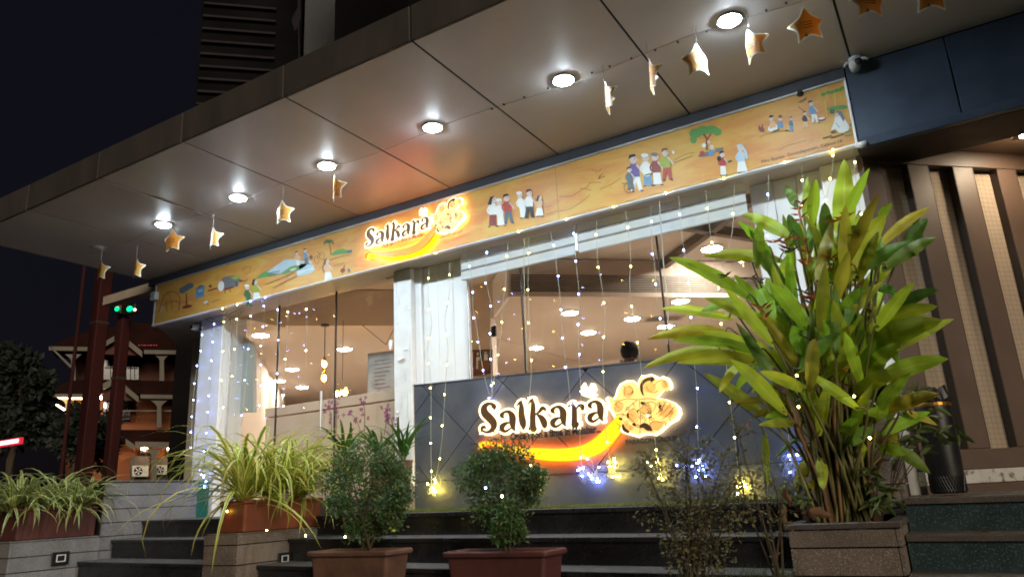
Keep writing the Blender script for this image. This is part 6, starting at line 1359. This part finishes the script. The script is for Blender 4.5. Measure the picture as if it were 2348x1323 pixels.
for a in (((1035, 1010), (1040, 900), (1030, 800)), ((960, 620), (965, 560), (935, 470)), ((860, 530), (830, 490), (780, 495)), ((1250, 740), (1245, 680), (1225, 620)), ((1105, 640), (1110, 600), (1085, 580)), ((725, 920), (735, 860), (700, 850)), ((1110, 380), (1150, 370), (1185, 350)), ((930, 370), (915, 320), (935, 280)), ((1230, 490), (1240, 460), (1260, 455)), ((980, 860), (990, 810), (960, 790)), ((1170, 1200), (1175, 1150), (1165, 1090))):
    inflo(zb, a, 7, .062, 'bract')
for a in (((930, 760), (990, 780), (1030, 770)), ((1040, 740), (1080, 720), (1140, 720)), ((850, 880), (880, 890), (900, 870)), ((900, 990), (960, 1020), (1040, 1070)), ((640, 690), (690, 700), (720, 720)), ((500, 690), (510, 680), (512, 675)), ((840, 545), (870, 550), (880, 530)), ((560, 860), (620, 870), (650, 880))): inflo(zb, a, 5, .045, 'bract_dead')
for (p_, Yf, wh) in (((2262, 1240), 4.38, 'pale petal lying on the middle green step'), ((2205, 1149), 4.70, 'dry leaf lying on the top green step'), ((1480, 1224), 4.38, 'dry curled leaf on the long steps, right of the red trough'), ((960, 1226), 4.39, 'dry curled leaf on the long steps, between the two troughs')):
    x_ = at_y(p_, Yf)[0]; k_ = 2 if Yf < 4.5 else 1; t = thing('fallen_leaf', wh, 'leaf', (x_, Yf, zk(k_, x_) + .004))
    P = [np.array([-.03 + .012 * k, .004 * math.sin(k), .010 * math.sin(k * .6)]) for k in range(6)]
    blade_mesh(P, .022, 'dead_leaf', .5, np.array([0, 1.0, .3]), 'oval').build('lamina', t, local=True, smooth=True); MB().tube([(-.03, 0, 0), (-.05, .004, .004)], .0012, 'bark', 4).build('stalk', t, local=True)
# small leafy shrubs round the planter
def sprig(label, base, tips, Y, m='shrub_leaf', L=.085, W=.026, nm='leafy_shrub'):
    t = thing(nm, label, 'plant', tuple(base))
    for tp in tips:
        e = np.array(at_y(tp, Y)); a = np.array(base); P = spline([tuple(a), tuple(a + (e - a) * .55 + np.array([0, 0, .05])), tuple(e)], 5); st = MB().tube(P, .003, 'bark', 5).build('branch', t)
        for k in range(11):
            i = len(P) - 1 - (k % 7); c_ = P[i]; an = rnd.uniform(0, 6.28); d = np.array([math.cos(an), math.sin(an) * .7, rnd.uniform(-.7, .45)]) + (P[i] - P[i - 1]) * 8; d /= np.linalg.norm(d); LL = L * rnd.uniform(.7, 1.15)
            lp = [c_ + d * LL * j / 5 + np.array([0, 0, -.25 * LL * (j / 5) ** 2]) for j in range(6)]
            blade_mesh(lp, W * rnd.uniform(.8, 1.1), m, .3, np.cross(d, [rnd.uniform(-.4, .4), 1, .3]), 'oval').build('leaf', st, smooth=True)
    return t
sprig('dark leafy shrub arching from behind the planter over the black bin', (-.42, 4.85, -.1), [(2105, 885), (2145, 935), (2185, 975), (2195, 995), (2070, 900), (2120, 960), (2090, 1000)], 4.75)
sprig('small pale-leaved sprig at the right rim of the stone planter', (-.44, 4.35, -.22), [(2010, 1100), (2040, 1125), (1990, 1075), (2020, 1145), (2050, 1150), (2000, 1160)], 4.30, L=.07, W=.02)
sprig('small leafy sprig at the left rim of the stone planter', (-.80, 4.4, -.22), [(1835, 1110), (1815, 1140), (1850, 1150), (1800, 1120)], 4.35, L=.05, W=.02)

# ================================================================== BACKGROUND at the left
hd_ = RCAM @ np.array([3826.0, 268.0, 1691.0]); hd_[2] = 0; hd_ /= np.linalg.norm(hd_)
HP0 = at_y((270, 900), 22); hn = np.array([hd_[1], -hd_[0], 0.0]);
if hn @ HP0 > 0: hn = -hn                                          # towards the camera
HS = thing('tiled_house', 'three storey orange house with white eaves, columns and tiled roofs across the road', 'house', (HP0[0], HP0[1], -1.5))
def hpt(p, dep=0.0):                                                # picture point on the house plane moved dep metres back
    return at_v(p, HP0 - hn * dep, hd_)
def hpoly(name, pts, dep, thick, m, parent=None):
    return MB().prism([hpt(p, dep) for p in pts], -hn * thick, m).build(name, parent or HS)
def hrect(name, x0, y0, x1, y1, dep, thick, m, parent=None, sl=.015): return hpoly(name, [(x0, y0), (x1, y0 + (x1 - x0) * sl), (x1, y1 + (x1 - x0) * sl), (x0, y1)], dep, thick, m, parent)
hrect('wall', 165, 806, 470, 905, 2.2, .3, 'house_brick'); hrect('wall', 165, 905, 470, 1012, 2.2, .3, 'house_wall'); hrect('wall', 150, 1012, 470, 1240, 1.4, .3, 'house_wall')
hpoly('roof', [(112, 795), (180, 765), (300, 740), (470, 745), (470, 808), (330, 802), (205, 798)], .3, 3.0, 'roof_tile'); hpoly('roof', [(95, 903), (165, 870), (470, 874), (470, 905), (205, 902)], .3, 2.2, 'roof_tile'); hpoly('roof', [(225, 1014), (240, 985), (470, 985), (470, 1016)], .3, 1.6, 'roof_tile')
for y_ in (873, 940, 992): hrect('balcony_rail', 165, y_ - 70 + 70, 470, y_ + 3, .9, .1, 'house_white', sl=0)
for (x0, x1, y_, h_) in ((112, 206, 794, 9), (330, 470, 802, 9), (98, 198, 902, 8), (322, 470, 904, 9), (310, 470, 1012, 12)): hrect('eave_board', x0, y_, x1, y_ + h_, 0, .25, 'house_white')
hpoly('verge_board', [(112, 794), (117, 794), (166, 840), (161, 843)], 0, .2, 'house_white')
for (a, b, w_) in (((235, 792), (262, 776), 6), ((290, 783), (326, 812), 7), ((236, 886), (262, 873), 7), ((288, 892), (318, 916), 7), ((288, 1012), (308, 1026), 7)): hpoly('gable_board', [(a[0], a[1] - w_), (b[0], b[1] - w_), (b[0], b[1] + w_), (a[0], a[1] + w_)], -.2, .2, 'house_white')
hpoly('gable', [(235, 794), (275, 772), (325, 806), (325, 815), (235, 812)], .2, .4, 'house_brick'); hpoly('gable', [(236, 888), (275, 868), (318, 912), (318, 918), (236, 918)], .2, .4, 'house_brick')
for (x, y0, y1, w_) in ((168, 812, 872, 8), (371, 812, 873, 8), (155, 912, 955, 8), (365, 918, 980, 8), (353, 1028, 1102, 9)):
    hpoly('column', [(x - w_ * 2.4, y0), (x + w_ * 2.4, y0), (x + w_ * 1.1, y0 + 8), (x + w_ * .6, y0 + 14), (x + w_ * .7, y1), (x - w_ * .7, y1), (x - w_ * .6, y0 + 14), (x - w_ * 1.1, y0 + 8)], .2, .3, 'house_white')
for (x0, y0, x1, y1) in ((238, 815, 285, 870), (290, 818, 318, 870), (238, 918, 262, 960), (282, 916, 298, 962), (318, 1030, 345, 1052), (382, 1030, 420, 1082)):
    w_ = hrect('window', x0, y0, x1, y1, 1.9 if y0 < 1000 else 1.1, .25, 'window_dark')
    for k in (1, 2): 
        xm = x0 + (x1 - x0) * k / 3; hrect('glazing_bar', xm - .8, y0 + 2, xm + .8, y1 - 2, 1.85 if y0 < 1000 else 1.05, .04, 'house_white' if y0 > 1000 and x0 > 370 else 'roof_tile', w_)
    ym = (y0 + y1) / 2; hrect('glazing_bar', x0 + 2, ym - .8, x1 - 2, ym + .8, 1.84 if y0 < 1000 else 1.04, .03, 'house_white' if y0 > 1000 and x0 > 370 else 'roof_tile', w_)
hrect('led_strip', 100, 911, 195, 913.5, -.02, .05, 'led_strip'); hpoly('led_strip', [(99, 910), (102, 909), (150, 938), (147, 941)], -.03, .05, 'led_strip')
for k in range(9): hrect('roof_light', 318 + k * 4.8 + (k % 3) * .8, 790.5, 319.4 + k * 4.8 + (k % 3) * .8, 791.8, .1, .1, 'sign_red')
for x in (331, 391): 
    p_ = hpt((x, 1027), .5); q = MB(); q.lathe([(.001, 0), (.16, 0), (.16, -.06), (.001, -.06)], 'porch_lamp', 12, tuple(p_)); q.build('porch_lamp', HS)
for p_ in ((229, 912), (242, 912)): q = MB(); q.ball(tuple(hpt(p_, .4)), .12, 'lamp_warm', 1); q.build('porch_lamp', HS)
for (x0, y0, x1, y1, wh) in ((303, 1067, 340, 1092, 'left of the white column'), (357, 1066, 386, 1087, 'right of the white column')):
    p_ = hpt((x0, y1), .6); t = thing('air_conditioner', 'white outdoor air conditioner unit ' + wh + ' on the orange house', 'air conditioner', tuple(p_), 'air conditioner units on the orange house')
    MB().prism([hpt(a, .6) for a in ((x0, y0), (x1, y0), (x1, y1), (x0, y1))], -hn * .35, 'ac_white').build('casing', t)
    cx_, cy_ = x0 + (x1 - x0) * .38, (y0 + y1) / 2; r_ = (y1 - y0) * .40
    MB().prism([hpt((cx_ + r_ * math.cos(k * .4488), cy_ + r_ * math.sin(k * .4488)), .585) for k in range(14)], -hn * .012, 'window_dark').build('fan_grille', t)
    q = MB()
    for k in range(5): a = k * 1.257; q.prism([hpt(c, .57) for c in ((cx_, cy_), (cx_ + r_ * .8 * math.cos(a), cy_ + r_ * .8 * math.sin(a)), (cx_ + r_ * .8 * math.cos(a + .35), cy_ + r_ * .8 * math.sin(a + .35)))], -hn * .01, 'aluminium')
    q.build('fan', t)
# dark cabinets behind the units
for (x0, y0, x1, y1) in ((298, 1045, 343, 1100), (357, 1050, 395, 1100)): hrect('shutter_panel', x0, y0, x1, y1, 1.0, .2, 'reveal_dark')
# maroon poles and signal lamps
for i, (xt, yt, xb, yb_, wpx, lab) in enumerate(((222, 600, 208, 1250, 34, 'thick maroon steel pole nearest the left, below the farthest paper star'), (278, 728, 268, 1260, 26, 'slimmer maroon steel pole carrying green and red signal lamps'))):
    a, b = np.array(at_y((xt, yt), 9.0)), np.array(at_y((xb, yb_), 9.0)); r_ = wpx * .0040
    t = thing('steel_pole', lab, 'pole', (at_y(((xt + xb) / 2, 860), 9.0)[0], 9.0, -1.5))
    MB().box(-r_, r_, -r_, r_, 0, a[2] + 1.5 + (1.0 if i == 0 else 0), 'maroon_steel', .02).build('post', t, local=True)
    MB().box(-r_ * 1.04, r_ * 1.04, -r_ * 1.04, r_ * 1.04, at_y((215, 745 if i == 0 else 880), 9.0)[2] + 1.5 - .03, at_y((215, 745 if i == 0 else 880), 9.0)[2] + 1.5 + .03, 'reveal_dark', .005).build('collar', t, local=True)
    MB().box(-r_ * 1.5, r_ * 1.5, -r_ * 1.5, r_ * 1.5, .0, .04, 'maroon_steel', .005).build('base_plate', t, local=True)
t = thing('signal_lamp', 'small lamp head, red light over green, on top of the slimmer maroon pole', 'signal light', tuple(at_y((268, 715), 8.8)))
c1_, c2_, c3_ = at_y((268, 695), 8.75), at_y((268, 708), 8.75), at_y((297, 708), 8.75)
MB().box(c2_[0] - .11, c2_[0] + .11, 8.77, 8.95, c2_[2] - .12, c1_[2] + .12, 'black_plastic', .01).build('housing', t)
MB().ball(tuple(c1_), .07, 'signal_red', 2, (.6, .5, 1)).build('red_lens', t); MB().ball(tuple(c2_), .06, 'signal_green', 2, (1, .5, .8)).build('green_lens', t)
t = thing('signal_lamp', 'single green lamp beside the red and green one, pointing right', 'signal light', tuple(c3_))
MB().box(c3_[0] - .13, c3_[0] + .15, 8.77, 8.92, c3_[2] - .10, c3_[2] + .10, 'black_plastic', .01).build('housing', t); MB().ball(tuple(c3_), .07, 'signal_green', 2, (1.2, .5, .8)).build('green_lens', t); MB().ball(tuple(at_y((309, 710), 8.74)), .035, 'sign_white', 1).build('side_lens', t)
a = at_y((194, 612), 8.2); b = at_y((196, 1000), 8.2); t = thing('thin_pole', 'thin reddish flag pole left of the thick maroon pole', 'pole', (a[0], 8.2, -1.5)); MB().tube([(0, 0, 0), (0, 0, a[2] + 2.2)], .035, 'maroon_steel', 8).build('shaft', t, local=True); MB().lathe([(.07, 0), (.07, .03), (.04, .05)], 'dark_steel', 12).build('base', t, local=True)
# red lettered sign far at the left edge
a = at_y((46, 1008), 14); t = thing('shop_sign', 'small red and white lit shop sign at the left edge, above the spider plants', 'sign', tuple(a))
z0, z1 = at_y((40, 1018), 14)[2], at_y((40, 1003), 14)[2]; MB().box(a[0] - 3.0, a[0], 14, 14.12, z0, z1, 'sign_red', .01).build('sign_box', t)
hs_ = z1 - z0
for k, (a_, b_) in enumerate(((3.0, 1.9), (1.86, 1.12), (1.08, .62), (.58, .40), (.34, .10))): MB().box(a[0] - a_, a[0] - b_, 13.97, 13.998, z0 + hs_ * .22, z1 - hs_ * .2, 'sign_white', .008).build('lit_panel', t)
# trees
def tree(label, base, blobs, n, size, Y):
    t = thing('dark_tree', label, 'tree', tuple(base)); q = MB(); f = MB(); cents = [(tuple(at_y((px, py), Y + rnd.uniform(-.6, .6))), rp * Y / 1500.0 * 1.6) for px, py, rp in blobs]
    top = np.mean([c[0] for c in cents], axis=0); q.tube(spline([tuple(base), tuple((np.array(base) + top) / 2 + np.array([.1, 0, 0])), tuple(top)], 5), [.16 - .008 * k for k in range(11)], 'bark', 8)
    for c_, r_ in cents: q.tube([top * .4 + np.array(base) * .6, (np.array(c_) + top) / 2, c_], .04, 'bark', 5)
    q.build('trunk', t); leaf_cloud(f, cents, n, size, 'tree_leaf'); f.build('crown', t, kind='stuff')
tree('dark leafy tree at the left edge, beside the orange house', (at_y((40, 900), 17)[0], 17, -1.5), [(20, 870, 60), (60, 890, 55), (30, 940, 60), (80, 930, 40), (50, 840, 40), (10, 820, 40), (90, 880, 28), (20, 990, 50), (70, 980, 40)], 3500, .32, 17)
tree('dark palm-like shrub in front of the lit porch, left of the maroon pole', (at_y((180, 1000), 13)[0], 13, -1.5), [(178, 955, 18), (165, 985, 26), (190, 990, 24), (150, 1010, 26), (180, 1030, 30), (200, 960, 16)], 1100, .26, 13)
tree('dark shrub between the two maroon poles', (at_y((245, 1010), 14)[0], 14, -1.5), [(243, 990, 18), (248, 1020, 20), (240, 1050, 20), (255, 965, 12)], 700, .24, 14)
# office tower beyond the canopy
T0 = np.array([*at_y((455, 120), 16)[:2], 0.0]); n_t = np.array([.68, -.733, 0])
TW = thing('office_tower', 'dark office tower with thin horizontal ledges above the canopy', 'building', (T0[0], T0[1], -1.5))
pa = at_v((455, 120), T0, d45); pb = at_v((690, 130), T0, d45); Lt = np.linalg.norm((pb - pa)[:2])
frt = (np.array([pa[0], pa[1], 0]), d45, -n_t, np.array([0, 0, 1.0]))
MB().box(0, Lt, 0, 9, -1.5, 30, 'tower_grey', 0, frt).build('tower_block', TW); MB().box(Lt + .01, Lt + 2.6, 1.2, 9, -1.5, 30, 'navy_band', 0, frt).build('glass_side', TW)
for k in range(24):
    z = at_v((560, 20 + k * 28.5), T0, d45)[2]
    if z > 6: MB().box(.1, Lt * .74, -.16, -.002, z - .05, z + .05, 'ledge_grey', .01, frt).build('ledge', TW)
W0 = at_y((940, 60), 12.0); t = thing('stair_tower', 'plain dark tower block rising behind the canopy, right of the ledged tower', 'building', (W0[0] - 1.2, 12, -1.5))
xl = at_y((766, 60), 12.0)[0]; MB().box(xl, W0[0], 12, 15, 3.2, 26, 'tower_grey', .02).build('tower_block', t); MB().box(xl - .05, W0[0] + .05, 11.94, 12, 13, 13.3, 'ledge_grey', .01).build('band', t)
a, b = at_y((683, -30), 11.0), at_y((688, 250), 11.0); t = thing('flag', 'limp flag on a thin pole above the canopy edge', 'flag', tuple(b))
MB().tube([b, a], .02, 'dark_steel', 6).build('pole', t)
cl = [at_y(p_, 10.97) for p_ in ((688, -10), (684, 15), (672, 38), (669, 50), (676, 72), (683, 62), (689, 40))]
MB().prism(cl, (0, .01, 0), 'ledge_grey').build('cloth', t)
